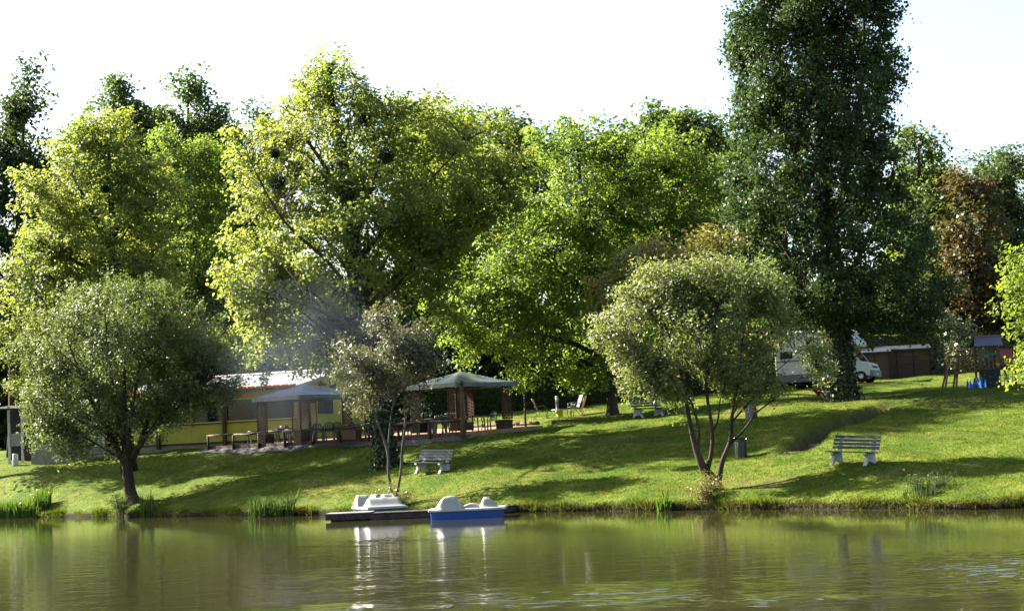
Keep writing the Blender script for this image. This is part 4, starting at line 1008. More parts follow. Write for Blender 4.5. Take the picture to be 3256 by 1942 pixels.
def garden_chair():
    root = thing('garden_chair', 'x', 'chair', (0, 0, 0))
    MB().prism([(-.22, .40), (.24, .42), (.25, .44), (-.22, .425)], -.22, .22, 'y').build('seat', M_GREENP, root, bevel=.008)
    for sx, sy in ((1, 1), (1, -1), (-1, 1), (-1, -1)):
        MB().beam((sx * .26, sy * .25, 0), (sx * .21, sy * .215, .42), .05, .045).build('leg', M_GREENP, root)
    fr = MB(); arc = [(-.24, -.24, .42), (-.30, -.25, .68), (-.325, -.18, .80), (-.335, 0, .86), (-.325, .18, .80), (-.30, .25, .68), (-.24, .24, .42)]
    fr.tube(arc, .022, 6); b = fr.build('backrest', M_GREENP, root, True)
    for i in range(5):
        y = -.16 + i * .08; MB().beam((-.235, y, .42), (-.325, y * 1.05, .845 - abs(y) * .25), .045, .012).build('back_slat', M_GREENP, b)
    for s in (1, -1):
        MB().tube([(-.30, s * .25, .65), (0, s * .275, .65), (.22, s * .27, .64), (.25, s * .24, .42)], .024, 6).build('armrest', M_GREENP, root, True)
    return root
gc = garden_chair(); first = [True]
def chair_at(px, py, Y, rz, lab):
    p = at(px, py, Y); l = Vector((p.x, p.y, tz(p.x, p.y)))
    if first[0]: first[0] = False; o = gc; o.location = l; o.rotation_euler = (0, 0, R(rz)); o['label'] = lab
    else: o = copy_tree(gc, l, R(rz), lab)
    o['group'] = 'dark green plastic chairs on the terrace'
chair_at(808, 1398, 87.4, 170, 'green plastic chair nearest the left end of the railing')
chair_at(872, 1390, 86.4, 200, 'green plastic chair under the blue gazebo, left of its table')
chair_at(930, 1390, 85.2, -20, 'green plastic chair under the blue gazebo, right of its table')
chair_at(1016, 1385, 82.6, 75, 'green plastic chair with rounded back before the brown shutter')
chair_at(1046, 1386, 81.6, 100, 'middle green plastic chair of the three before the yellow gable')
chair_at(1086, 1384, 81.4, 60, 'green plastic chair beside the right leg of the blue gazebo')
chair_at(1146, 1382, 81.5, 10, 'green plastic chair left of the thick tree trunk on the terrace')
chair_at(1258, 1376, 80.6, 120, 'green plastic chair between the thin stems and the green gazebo')
chair_at(1302, 1374, 79.8, 150, 'green plastic chair at the left leg of the green gazebo')
chair_at(1402, 1372, 81.2, -80, 'green plastic chair behind the table inside the green gazebo')
chair_at(1428, 1374, 79.6, 20, 'green plastic chair left of the wooden pole')
chair_at(1556, 1366, 80.6, 215, 'green plastic chair in the right opening of the green gazebo')
def garden_table(px, py, Y, rz, lab, top=None, w=.8, on_t=True, h=.70):
    p = at(px, py, Y); z = tz(p.x, p.y) if on_t else gz(p.x, p.y)
    root = thing('garden_table', lab, 'table', (p.x, p.y, z), R(rz), 'garden tables')
    t = MB().box((0, 0, h), (w, w, .035)).build('tabletop', top or M_GREENP, root, bevel=.012)
    MB().box((0, 0, h - .05), (w - .12, w - .12, .055)).build('apron', M_GREENP, root)
    for sx in (1, -1):
        for sy in (1, -1): MB().beam((sx * (w / 2 - .07), sy * (w / 2 - .07), 0), (sx * (w / 2 - .1), sy * (w / 2 - .1), h - .08), .05, .05).build('leg', M_GREENP, root)
garden_table(902, 1390, 85.8, 20, 'green square table under the blue gazebo')
garden_table(1118, 1384, 82.2, 35, 'green square table left of the thick tree trunk')
garden_table(1352, 1373, 80.6, 10, 'green table with light top at the left of the green gazebo', M_CANOPY)
garden_table(1395, 1372, 80.0, 25, 'green table in the middle of the green gazebo', M_CANOPY, .9)
garden_table(1512, 1368, 80.2, 30, 'green table right of the wooden pole')
for i, (px, py) in enumerate([(1366, 1312), (1398, 1309), (1431, 1306)]):
    garden_table(px, py, 92.5, 5, ['left', 'middle', 'right'][i] + ' of three white-topped tables in the shade behind the green gazebo', M_WHITE, .55, False, .72)
def trough(px, py, Y, lab, w=.95):
    p = at(px, py, Y); root = thing('planter_trough', lab, 'planter', (p.x, p.y, tz(p.x, p.y)), R(-38))
    MB().add([(-w / 2 * .86, -.17, .0), (w / 2 * .86, -.17, 0), (w / 2 * .86, .17, 0), (-w / 2 * .86, .17, 0), (-w / 2, -.21, .42), (w / 2, -.21, .42), (w / 2, .21, .42), (-w / 2, .21, .42)], [(3, 2, 1, 0), (0, 1, 5, 4), (1, 2, 6, 5), (2, 3, 7, 6), (3, 0, 4, 7), (4, 5, 6, 7)]).build('body', M_RED if False else M_LATT, root)
    MB().box((0, 0, .43), (w + .03, .45, .03)).build('rim', M_BROWN, root)
trough(1118, 1388, 80.0, 'reddish-brown trough planter behind the railing left of the thick trunk')

# sling armchairs round a low yellow table on the lawn
def sling_chair(loc, rz, lab, mat):
    root = thing('sling_chair', lab, 'chair', loc, rz, 'sling armchairs on the lawn')
    MB().prism([(-.22, .38), (.26, .42), (.26, .435), (-.22, .395)], -.25, .25, 'y').build('seat', mat, root)
    MB().prism([(-.22, .40), (-.20, .40), (-.42, 1.02), (-.445, 1.01)], -.26, .26, 'y').build('backrest', mat, root)
    for s in (1, -1):
        y = s * .285
        MB().tube([(.30, y, 0), (.24, y, .40), (.22, y, .60), (.10, y, .65), (-.12, y, .62), (-.30, y, .58)], .018, 6).build('arm_frame', M_FRAME, root, True)
        MB().tube([(-.38, y, 0), (-.10, y, .40), (.24, y, .41)], .016, 6).build('leg', M_FRAME, root, True)
        MB().tube([(-.20, y, .40), (-.44, y, 1.03)], .016, 6).build('back_post', M_FRAME, root, True)
sling_chair(on_ground(1722, 1322, 86.2), R(-8), 'beige sling armchair on the left of the low yellow table', M_BEIGE)
sling_chair(on_ground(1838, 1318, 86), R(168), 'beige sling armchair on the right of the low yellow table', M_BEIGE)
sling_chair(on_ground(1826, 1313, 87.4), R(195), 'grey-green sling armchair half hidden behind the right beige one', M_GREYC)
p = on_ground(1780, 1318, 85.8); t = thing('low_table', 'low yellow pedestal table with cream top between the sling chairs', 'table', p)
MB().lathe([(0, 0), (.17, 0), (.155, .04), (.15, .36), (.2, .40), (0, .40)], 16).build('pedestal', M_YPLA, t, True)
MB().lathe([(0, .401), (.40, .401), (.41, .43), (.40, .445), (0, .445)], 20).build('tabletop', M_CREAM, t)
p = on_ground(1772, 1296, 91); t = thing('bollard_lamp', 'short bollard lamp with pale head in the shade behind the sling chairs', 'lamp', p)
MB().lathe([(0, 0), (.13, 0), (.12, .05), (.075, .08), (.07, .55), (.09, .58), (0, .58)], 12).build('shaft', M_SKIRT, t, True)
MB().lathe([(0, .581), (.08, .581), (.08, .80), (0, .80)], 12).build('lamp_head', M_WHITE, t, True)
MB().lathe([(0, .801), (.11, .801), (.06, .86), (0, .87)], 12).build('cap', M_SKIRT, t)

# ================================================================== BENCHES, BIN, MARKER
def make_bench(loc, rz, lab, tilt=0.0):
    root = thing('park_bench', lab, 'bench', loc, rz, 'green benches with white legs'); root.rotation_euler = (0, tilt, rz)
    L = 1.75
    for i in range(4):   # bench faces -y
        MB().box((0, -.36 + i * .115, .435 - .006 * i), (L, .095, .035)).build('seat_slat', M_SLAT, root, bevel=.006)
    for i in range(4):
        z = .56 + i * .115; y = .135 + i * .042
        MB().box((0, y - .035, z), (L, .03, .092), m=Matrix.Rotation(R(-20), 3, 'X')).build('back_slat', M_SLAT, root, bevel=.006)
    prof_ = [(-.44, .0), (-.34, .0), (-.22, .14), (.02, .10), (.20, .0), (.31, .0), (.22, .16), (.155, .42), (.185, .58), (.31, .94), (.26, .95), (.11, .56), (.06, .418), (-.40, .418), (-.42, .36), (-.28, .28), (-.31, .17)]
    for x in (-.62, .62): MB().prism(prof_, x - .055, x + .055, 'x').build('leg', M_LEGW, root, bevel=.008)
    return root
make_bench(on_ground(2716, 1462, 57), R(-42), 'green slatted bench in full sun on the right of the lawn', R(3.0))
make_bench(on_ground(1380, 1510, 70), R(-38), 'green slatted bench beside the thick tree trunk, in half shade', R(2.0))
make_bench(on_ground(2060, 1326, 80), R(35), 'green slatted bench half hidden behind the right willow leaves', R(0))
def build_bin():
    p = on_ground(2356, 1449, 63); root = thing('litter_bin', 'dark green slatted litter bin on the slope left of the sunny bench', 'bin', p)
    me = MB().add([(-.025, 0, .04), (.025, 0, .04), (.025, .0, .6), (-.025, 0, .6), (-.03, .07, .72), (.03, .07, .72)], [(0, 1, 2, 3), (3, 2, 5, 4)])
    sm = me.mesh('slat', M_BINM)
    for k in range(22):
        a = 2 * math.pi * k / 22
        piece('slat', sm, root, (.225 * math.cos(a), .225 * math.sin(a), 0), (0, 0, a - math.pi / 2))
    MB().lathe([(.0, .02), (.215, .02), (.215, .66), (.205, .66), (.205, .03)], 18).build('liner', M_DARK, root, True)
    MB().lathe([(.285, .70), (.30, .72), (.285, .74), (.27, .72), (.285, .70)], 22).build('rim', M_BINM, root, True)
    MB().lathe([(.20, .0), (.235, .0), (.235, .05), (.20, .05)], 18).build('base_ring', M_BINM, root)
build_bin()
p = on_ground(2380, 1318, 71.5); t = thing('marker_post', 'grey post with pale panel and red marks under the right willow', 'post', p)
MB().b6(-.13, .02, -.05, .05, -.1, .72).build('post', M_GREYC, t)
MB().b6(.04, .13, -.04, .04, -.1, .66).build('side_post', M_SKIRT, t)
pn = MB().b6(-.115, .005, -.058, -.051, .28, .68).build('panel', M_WHITE, t)
for (a, b, c, d) in ((-.075, -.04, .16, .5), (-.10, -.01, .48, .51), (-.10, -.01, .36, .39)): MB().b6(a, b, -.064, -.059, max(c, .285), d).build('red_mark', M_PRED, pn)
# log steps of the worn path
_pl = np.array(PATH)
for i, (t, ln) in enumerate([(.62, 1.1), (.76, 1.05), (.88, .8), (.46, .9)]):
    f = t * (len(_pl) - 1); k = int(f); q2 = _pl[k] + (_pl[k + 1] - _pl[k]) * (f - k); d2 = _pl[k + 1] - _pl[k]
    q = Vector((q2[0], q2[1], gz(*q2) + .10))
    s = thing('path_step', ['upper of the two clear timber steps of the worn path', 'lower of the two clear timber steps of the worn path', 'lowest half-buried timber step of the worn path', 'topmost timber step sunk in the worn path'][i], 'step', q, math.atan2(d2[1], d2[0]) + R(90), 'timber steps of the worn path')
    MB().box((0, 0, 0), (ln, .26, .13)).build('tread', M_SAND, s, bevel=.02)
    for x in (-ln / 2 + .12, ln / 2 - .12): MB().tube([(x, -.16, -.3), (x, -.16, .08)], .025, 6).build('stake', M_BROWN, s)

# ================================================================== BOATS AND DOCK
def make_boat(loc, rz, lab, hullmat):
    root = thing('pedal_boat', lab, 'pedal boat', loc, rz, 'moored pedal boats')
    Lh, Wh = 1.25, .80
    # hull: tapered tub
    mb = MB(); secs = [(-1.25, .70, .30), (-1.1, .76, .30), (0, .80, .31), (.95, .78, .31), (1.2, .70, .32)]
    vs_ = []
    for x, w, zt in secs: vs_ += [(x * .97, -w * .93, -.14), (x * .97, w * .93, -.14), (x, w, zt), (x, -w, zt)]
    fs = [(0, 1, 2, 3)]
    for i in range(len(secs) - 1):
        a, b = 4 * i, 4 * i + 4
        for j in range(4): fs.append((a + j, a + (j + 1) % 4, b + (j + 1) % 4, b + j))
    fs.append((19, 18, 17, 16)); mb.add(vs_, fs).build('hull', hullmat, root, bevel=.03)
    # moulded white deck: a height field with two seat backs, tub and bow fairing
    NX, NY = 64, 40; vs_ = []; fs = []
    def sm(a, b, t): t = min(1, max(0, (t - a) / (b - a))); return t * t * (3 - 2 * t)
    def hz(x, y):
        ay = abs(y) / Wh
        z = .34
        seat = sm(-1.16, -.72, x) * (1 - sm(-.42, -.16, x)) * .40       # tall rounded seat backs aft
        side = 1 - sm(.80, .97, ay)
        notch = 1 - .4 * math.exp(-((abs(y) - .2) / .045) ** 2)
        z += seat * side * notch
        scoop = sm(-.62, -.30, x) * (1 - sm(.30, .52, x)) * (1 - sm(.72, .90, ay))
        z -= .20 * scoop * (1 - .9 * sm(.12, .02, abs(y)) if abs(y) < .12 else 1)
        bow = sm(.40, .56, x) * (1 - sm(.60, 1.12, x)) * .30            # front fairing with ridge
        z += bow * (1 - sm(.62, .9, ay))
        z += .16 * math.exp(-((x - .12) / .34) ** 2) * math.exp(-(y / .10) ** 2)   # steering console
        z -= .03 * sm(.9, 1.0, ay)
        return z
    for i in range(NX + 1):
        x = -1.30 + 2.60 * i / NX
        wx = Wh + .05 - .10 * sm(.8, 1.3, abs(x))
        for j in range(NY + 1):
            y = -wx + 2 * wx * j / NY; vs_.append((x, y, hz(x, y / wx * Wh)))
    for i in range(NX):
        for j in range(NY):
            k = i * (NY + 1) + j; fs.append((k, k + NY + 1, k + NY + 2, k + 1))
    d = MB().add(vs_, fs); # skirt of the moulding
    rim = [i * (NY + 1) for i in range(NX + 1)] + [NX * (NY + 1) + j for j in range(1, NY + 1)] + [i * (NY + 1) + NY for i in range(NX - 1, -1, -1)] + [j for j in range(NY - 1, 0, -1)]
    o = len(d.v)
    for r in rim: d.v.append((d.v[r][0] * 1.005, d.v[r][1] * 1.005, .255))
    n = len(rim)
    for i in range(n): d.f.append((rim[i], rim[(i + 1) % n], o + (i + 1) % n, o + i))
    dk = d.build('deck', M_BOATW, root, True)
    # small red and black emblem on the console
    MB().box((.34, -.0, .47), (.012, .11, .045), m=Matrix.Rotation(R(-35), 3, 'Y')).build('emblem_red', M_PRED, dk)
    MB().box((.365, .01, .445), (.012, .07, .025), m=Matrix.Rotation(R(-35), 3, 'Y')).build('emblem_black', M_DARK, dk)
    MB().tube([(.16, 0, .52), (.10, 0, .66)], .012, 6).tube([(.10, -.08, .66), (.10, .08, .66)], .014, 6).build('steering_lever', M_DARK, root)
    for s in (1, -1):
        w = MB()
        for k in range(4):
            a = k * math.pi / 4; w.beam((.30 - .13 * math.cos(a), s * .3, .22 - .13 * math.sin(a)), (.30 + .13 * math.cos(a), s * .3, .22 + .13 * math.sin(a)), .03, .02)
        w.build('pedal', M_DARK, root)
    return root
p = at(1490, 1645, 59.2); make_boat((p.x, p.y, 0.02), R(-2), 'blue and white pedal boat seen from the side at the dock end', M_BLUE)
p = at(1207, 1633, 64.0); make_boat((p.x, p.y, 0.07), R(-72), 'white pedal boat with blue-green hull seen end-on behind the dock', pmat('boat_teal', (0.03, 0.12, 0.17), 0.35, 0.5, var=0.06))
def build_dock():
    root = thing('dock', 'low dark timber dock between the two pedal boats', 'dock', (0, 0, 0))
    pts = [at(1036, 1655, 61.3), at(1180, 1650, 61.2), at(1375, 1642, 61.0), at(1665, 1624, 62.3)]
    pts = [Vector((q.x, q.y, 0)) for q in pts]
    for i in range(3):
        a, b = pts[i], pts[i + 1]; d = (b - a); L = d.length; d.normalize(); n = Vector((-d.y, d.x, 0)); zt = [.27, .23, .25][i]
        if i == 2: a = a + d * .02
        for s in (-.5, .5):
            MB().beam(a + n * (s + .5) + Vector((0, 0, zt - .12)), b + n * (s + .5) + Vector((0, 0, zt - .12)), .07, .20).build('side_beam', M_DOCK, root)
        k = max(3, int(L / .16)); me = MB().box((0, 0, 0), (.145, 1.14, .035)).mesh('plank', M_DOCK if i else M_GREYC)
        ang = math.atan2(d.y, d.x)
        for j in range(k):
            q = a + d * (L * (j + .5) / k) + n * .5
            piece('plank', me, root, (q.x, q.y, zt + random.uniform(-.004, .006)), (0, 0, ang + random.uniform(-.01, .01)))
        m = a.lerp(b, .5) + n * .5
        MB().box((m.x, m.y, -.05), (L * .8, .8, .28), ang).build('float', M_DARK, root)
build_dock()

# ================================================================== CAMPER, SHED, HEDGE, PLANTER
def build_camper():
    p = on_ground(2640, 1230, 96)
    root = thing('camper_van', 'white overcab camper van parked behind the poplar', 'camper van', p, R(-26))
    hw = 1.05
    def sec(poly, w0, name, mat, par=root, bv=.05): return MB().prism(poly, -w0, w0, 'y').build(name, mat, par, bevel=bv)
    body = sec([(-2.75, .62), (.95, .62), (.95, 1.75), (1.05, 1.98), (1.95, 2.02), (1.98, 2.12), (1.45, 2.92), (1.2, 3.0), (-2.6, 3.0), (-2.78, 2.85)], hw, 'body', M_VAN, bv=.06)
    sk = sec([(-2.75, .22), (.5, .22), (.5, .615), (-2.75, .615)], hw - .02, 'skirt', M_SKIRT, bv=.02)
    cab = sec([(.96, .35), (2.55, .35), (2.6, .75), (2.50, 1.02), (1.95, 1.18), (1.42, 1.92), (.96, 1.92)], .93, 'cab', M_VAN, bv=.05)
    # windows
    def win(x0, x1, z0, z1, par=body):
        f = MB().b6(x0, x1, -hw - .025, -hw - .004, z0, z1).build('window', M_DARK, par, bevel=.008)
        MB().b6(x0 + .04, x1 - .04, -hw - .032, -hw - .026, z0 + .04, z1 - .04).build('pane', M_CGLASS, f)
    win(-2.45, -1.75, 1.55, 1.95); win(-.95, -.25, 1.75, 2.2); win(1.15, 1.6, 2.25, 2.6)
    dr = MB().b6(.0, .55, -hw - .02, -hw - .004, .66, 2.35).build('door', M_VAN, body, bevel=.01)
    MB().b6(.08, .47, -hw - .03, -hw - .021, 1.45, 2.1).build('door_window', M_CGLASS, dr)
    MB().b6(.03, .10, -hw - .045, -hw - .021, 1.25, 1.31).build('handle', M_DARK, dr)
    MB().b6(-.7, -.1, -hw - .02, -hw - .004, .70, 1.3).build('locker_hatch', M_SHUT, body)
    MB().b6(-2.7, .9, -hw - .012, -hw - .003, 1.36, 1.44).build('stripe', M_SKIRT, body)
    MB().add([(1.44, -.82, 1.90), (1.97, -.82, 1.22), (1.97, .82, 1.22), (1.44, .82, 1.90)], [(0, 1, 2, 3)]).add([], [])
    ws = MB().add([(1.47, -.80, 1.90), (1.985, -.84, 1.20), (1.985, .84, 1.20), (1.47, .80, 1.90)], [(0, 1, 2, 3)]).build('windscreen', M_CGLASS, cab)
    for s in (-1, 1): MB().beam((1.44, s * .86, 1.93), (1.98, s * .88, 1.2), .07, .05).build('screen_pillar', M_VAN, cab)
    MB().add([(1.05, -.945, 1.25), (1.85, -.945, 1.25), (1.42, -.945, 1.82), (1.05, -.945, 1.82)], [(0, 1, 2, 3)]).build('side_window', M_CGLASS, cab)
    MB().b6(2.5, 2.68, -.94, .94, .30, .66).build('bumper', M_SKIRT, cab, bevel=.04)
    MB().b6(2.555, 2.60, -.45, .45, .78, .90).build('grille', M_DARK, cab)
    for s in (-1, 1):
        MB().box((2.53, s * .70, .86), (.14, .34, .16), m=Matrix.Rotation(R(-15), 3, 'Y')).build('headlight', M_CHROME, cab, bevel=.02)
    MB().b6(2.682, 2.69, -.26, .26, .40, .51).build('number_plate', M_WHITE, cab)
    mr = MB().box((1.75, -1.08, 1.35), (.08, .14, .24)).beam((1.75, -.95, 1.3), (1.75, -1.05, 1.32), .03, .03).build('mirror', M_DARK, cab)
    for x in (-1.5, 2.0):
        for s in (-1, 1):
            w = bpy.data.objects.new('wheel', None); COL.objects.link(w); w.parent = root; w.location = (x, s * .86, .32)
            def ring(pr): return MB().add([(r * math.cos(2 * math.pi * k / 20), y, r * math.sin(2 * math.pi * k / 20)) for r, y in pr for k in range(20)], [(i * 20 + k, i * 20 + (k + 1) % 20, (i + 1) * 20 + (k + 1) % 20, (i + 1) * 20 + k) for i in range(len(pr) - 1) for k in range(20)])
            ring([(.19, -.1), (.30, -.1), (.33, -.06), (.33, .06), (.30, .1), (.19, .1), (.19, -.1)]).build('tyre', M_RUB, w, True)
            ring([(.0, -.07), (.08, -.085), (.185, -.06), (.185, .06), (.08, .085), (0, .07)]).build('rim', M_CHROME, w, True)
    MB().b6(-2.2, -1.2, -.4, .4, 3.02, 3.10).build('roof_hatch', M_VAN, body, bevel=.02)
build_camper()
p = on_ground(2662, 1262, 78.3); t = thing('boat_planter', 'dark red boat-shaped planter showing on both sides of the poplar trunk', 'planter', p, R(-4))
MB().add([(-.72, -.22, 0), (.72, -.22, 0), (.72, .22, 0), (-.72, .22, 0), (-1.06, -.34, .42), (1.06, -.34, .42), (1.06, .34, .42), (-1.06, .34, .42)], [(3, 2, 1, 0), (0, 1, 5, 4), (1, 2, 6, 5), (2, 3, 7, 6), (3, 0, 4, 7)]).build('hull', M_RED, t)
MB().box((0, -.35, .42), (2.14, .05, .06)).build('rim_board', M_RED, t); MB().box((0, .35, .42), (2.14, .05, .06)).build('rim_board', M_RED, t)
MB().box((0, 0, .30), (1.7, .5, .04)).build('soil', M_DARK, t)
p = on_ground(2612, 1232, 92.5); t = thing('step_box', 'small tan step box on the grass before the camper door', 'step', p, R(-10))
MB().b6(-.32, .32, -.2, .2, .26, .31).build('tread', M_CREAM, t)
for x in (-.28, .28): MB().b6(x - .03, x + .03, -.18, .18, 0, .257).build('side', M_LOG, t)
def build_shed(px, py, Y, rz, W, D, H, npan, lab):
    p = on_ground(px, py, Y); root = thing('garden_shed', lab, 'shed', p, R(rz))
    for side in range(4):
        ln = W if side % 2 == 0 else D; M = Matrix.Rotation(side * math.pi / 2, 3, 'Z'); off = (D if side % 2 == 0 else W) / 2; n = npan if side % 2 == 0 else 2
        for k in range(n):
            x0 = -ln / 2 + ln * k / n
            w = bpy.data.objects.new('wall_panel', MB().b6(x0 + .05, x0 + ln / n - .05, -off, -off + .04, -.15, H).mesh('wall_panel', M_SHED)); COL.objects.link(w); w.parent = root; w.rotation_euler = (0, 0, side * math.pi / 2)
            for j in range(8):
                z = j * H / 8
                b = MB().b6(x0 + .05, x0 + ln / n - .05, -off - .012, -off - .001, z + .012, z + H / 8 - .012).build('board', M_SHED, w)
            pp = bpy.data.objects.new('corner_post', MB().b6(x0 - .05, x0 + .05, -off - .02, -off + .05, -.2, H + .02).mesh('corner_post', M_DARK)); COL.objects.link(pp); pp.parent = root; pp.rotation_euler = (0, 0, side * math.pi / 2)
    e = .12
    rf = MB().add([(-W / 2 - e, -D / 2 - e, H), (W / 2 + e, -D / 2 - e, H), (W / 2 + e, 0, H + .28), (-W / 2 - e, 0, H + .28), (W / 2 + e, D / 2 + e, H), (-W / 2 - e, D / 2 + e, H)], [(0, 1, 2, 3), (3, 2, 4, 5), (0, 3, 5), (1, 4, 2)]).build('roof', M_FELT, root)
    MB().b6(-W / 2 - e, W / 2 + e, -D / 2 - e - .03, -D / 2 - e, H - .1, H + .01).build('fascia', M_DARK, rf)
build_shed(2875, 1212, 103, -6, 2.9, 2.2, 1.78, 3, 'brown timber shed with dark felt roof before the hedge')
build_shed(2780, 1212, 101.5, -6, 1.7, 2.0, 1.62, 2, 'lower brown timber shed tucked beside the camper bonnet')
def build_hedge(name, lab, pxs, py_top, Yd, depth, n, mat, seed, leaf=.16):
    rg = np.random.default_rng(seed)
    a, b = at(pxs[0], py_top[0], Yd), at(pxs[1], py_top[1], Yd)
    L = (Vector((b.x, b.y, 0)) - Vector((a.x, a.y, 0))).length
    t = rg.random(n); x = a.x + (b.x - a.x) * t; y = a.y + (b.y - a.y) * t; zt = a.z + (b.z - a.z) * t + .08 * np.sin(x * 2.1) + .05 * np.sin(x * 5)
    face = rg.random(n); dep = np.where(face < .62, np.abs(rg.normal(0, .09, n)), rg.random(n) * depth)
    zb = ground(x, y + dep); z = np.where(face < .62, zb + (zt - zb) * rg.random(n), zt - np.abs(rg.normal(0, .06, n)))
    P = np.stack([x, y + dep, z], -1)
    nr = np.where((face < .62)[:, None], np.array([0, -1.0, .2]), np.array([0, 0, 1.0])) + rg.normal(0, .5, (n, 3))
    root = thing(name, lab, 'hedge', (0, 0, 0))
    piece('foliage', leaves_mesh('foliage', P, nr, rg.normal(size=(n, 3)), leaf * rg.uniform(.6, 1.3, n), leaf * .7 * rg.uniform(.6, 1.3, n), mat), root)
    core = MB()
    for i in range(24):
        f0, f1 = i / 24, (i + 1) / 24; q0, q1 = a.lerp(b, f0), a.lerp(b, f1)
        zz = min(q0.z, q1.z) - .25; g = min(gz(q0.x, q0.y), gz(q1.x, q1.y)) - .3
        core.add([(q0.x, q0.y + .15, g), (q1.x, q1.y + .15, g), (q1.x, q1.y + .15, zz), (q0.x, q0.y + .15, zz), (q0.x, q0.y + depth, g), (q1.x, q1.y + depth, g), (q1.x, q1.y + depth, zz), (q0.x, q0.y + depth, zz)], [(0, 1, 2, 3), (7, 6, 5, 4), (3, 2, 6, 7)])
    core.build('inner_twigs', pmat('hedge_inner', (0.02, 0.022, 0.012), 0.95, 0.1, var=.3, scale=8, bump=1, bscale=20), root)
M_HEDGE = leaf_mat('leaf_hedge', (0.075, 0.068, 0.024), (0.12, 0.105, 0.038), 0.25, 0.5, 0.35)
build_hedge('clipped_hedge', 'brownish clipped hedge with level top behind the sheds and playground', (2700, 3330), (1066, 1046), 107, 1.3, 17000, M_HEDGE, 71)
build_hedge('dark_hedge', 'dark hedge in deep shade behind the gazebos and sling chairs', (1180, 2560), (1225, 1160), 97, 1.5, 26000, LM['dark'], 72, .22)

# ================================================================== PLAYGROUND
def build_playground():
    p = on_ground(3082, 1248, 84); root = thing('climbing_frame', 'timber climbing frame with roofed tower and ladder on the right lawn', 'climbing frame', p, R(-3))
    k = 84 / PXF
    def X(px): return (px - 3070) * k
    x0, x1 = X(3108), X(3168); H1 = 1.05
    for x in (x0, x1):
        for y in (0, .95): MB().b6(x - .045, x + .045, y - .045, y + .045, -.15, 2.15).build('tower_post', M_PLAY, root)
    MB().b6(x0 - .05, x1 + .05, -.06, 1.01, H1 - .04, H1).build('platform', M_PLAY, root)
    rf = MB().add([(x0 - .25, -.22, 2.13), (x1 + .25, -.22, 2.13), (x1 + .25, .47, 2.62), (x0 - .05, .47, 2.62), (x1 + .25, 1.17, 2.13), (x0 - .25, 1.17, 2.13)], [(0, 1, 2, 3), (3, 2, 4, 5)]).build('tower_roof', M_ROOFP, root)
    MB().beam((x0 - .05, .47, 2.64), (x1 + .25, .47, 2.64), .05, .05).build('ridge_batten', pmat('play_lilac', (.3, .18, .32), .5, .4), rf)
    MB().b6(x0 + .05, x1 - .05, -.06, -.03, 1.66, 1.80).build('green_board', M_PGREEN, root)
    for i in range(5):
        x = x0 + .09 + i * (x1 - x0 - .18) / 4; MB().b6(x - .05, x + .05, -.055, -.03, H1 + .02, 1.60).build('rail_board', M_PLAY, root)
    w = MB().b6(x0 + .02, x1 + .04, -.09, -.055, .0, H1 - .05).build('climbing_wall', M_DARK, root)
    for i in range(6): MB().box((x0 + .2 + .25 * (i % 3), -.10, .25 + .4 * (i // 3) + .1 * (i % 2)), (.07, .03, .05)).build('hold', [M_PRED, M_PBLUE, M_PGREEN][i % 3], w)
    # A-frame ladder on the left with bridge beams to the tower
    xa, xt = X(2992), X(3022)
    for dx, y in ((0, .0), (.55, .0)):
        MB().beam((xa + dx - .0, y, -.1), (xt + dx * .75, y + .35, 1.78), .07, .07).build('ladder_rail', M_PLAY, root)
        MB().beam((xa + dx + .0, y + .9, -.1), (xt + dx * .75, y + .45, 1.78), .07, .07).build('ladder_rail', M_PLAY, root)
    for i in range(5):
        f = .12 + i * .17; MB().beam((xa + (xt - xa) * f, .35 * f, -.1 + 1.88 * f), (xa + .55 + (xt + .41 - xa - .55) * f, .35 * f, -.1 + 1.88 * f), .035, .035).build('rung', M_PLAY, root)
    for y in (.1, .8): MB().beam((xt - .05, y, 1.72), (x0, y, 1.72), .06, .08).build('bridge_beam', M_PLAY, root)
    for y in (.1, .8): MB().beam((xt - .15, y, .85), (x0, y, .98), .06, .08).build('lower_beam', M_PLAY, root)
    for i in range(4): MB().b6(xt + .3 + i * .27, xt + .36 + i * .27, .08, .12, .95, 1.70).build('baluster', M_PLAY, root)
    # net panel and slanted post on the right
    xr = X(3225)
    MB().b6(xr - .045, xr + .045, .4, .49, -.15, 1.1).build('net_post', M_PLAY, root)
    MB().beam((X(3195), -.5, -.15), (x1 + .08, .3, 1.9), .06, .06).build('slanted_post', M_PLAY, root)
    for i in range(4):
        z = .12 + i * .3; MB().tube([(x1 + .05, .4, z), (xr, .44, z)], .014, 5).build('net_rope', M_DARK, root)
        xx = x1 + .12 + i * .2; MB().tube([(xx, .42, .0), (xx, .42, 1.05)], .014, 5).build('net_rope', M_DARK, root)
    sl = MB(); pr = [(x1 + .1, 1.15), (x1 + .75, 1.3), (x1 + 1.2, .95), (x1 + 1.9, .35), (x1 + 2.3, .22)]
    vs_ = []
    for x, z in pr: vs_ += [(x, .3, z + .22), (x, .32, z), (x, .78, z), (x, .80, z + .22)]
    sl.add(vs_, [(4 * i + j, 4 * i + j + 1, 4 * i + j + 5, 4 * i + j + 4) for i in range(4) for j in range(3)]).build('slide', M_PRED, root)
    MB().b6(x1 + .1, x1 + .75, .28, .82, 1.5, 1.95).build('slide_hood', M_PRED, root)
build_playground()
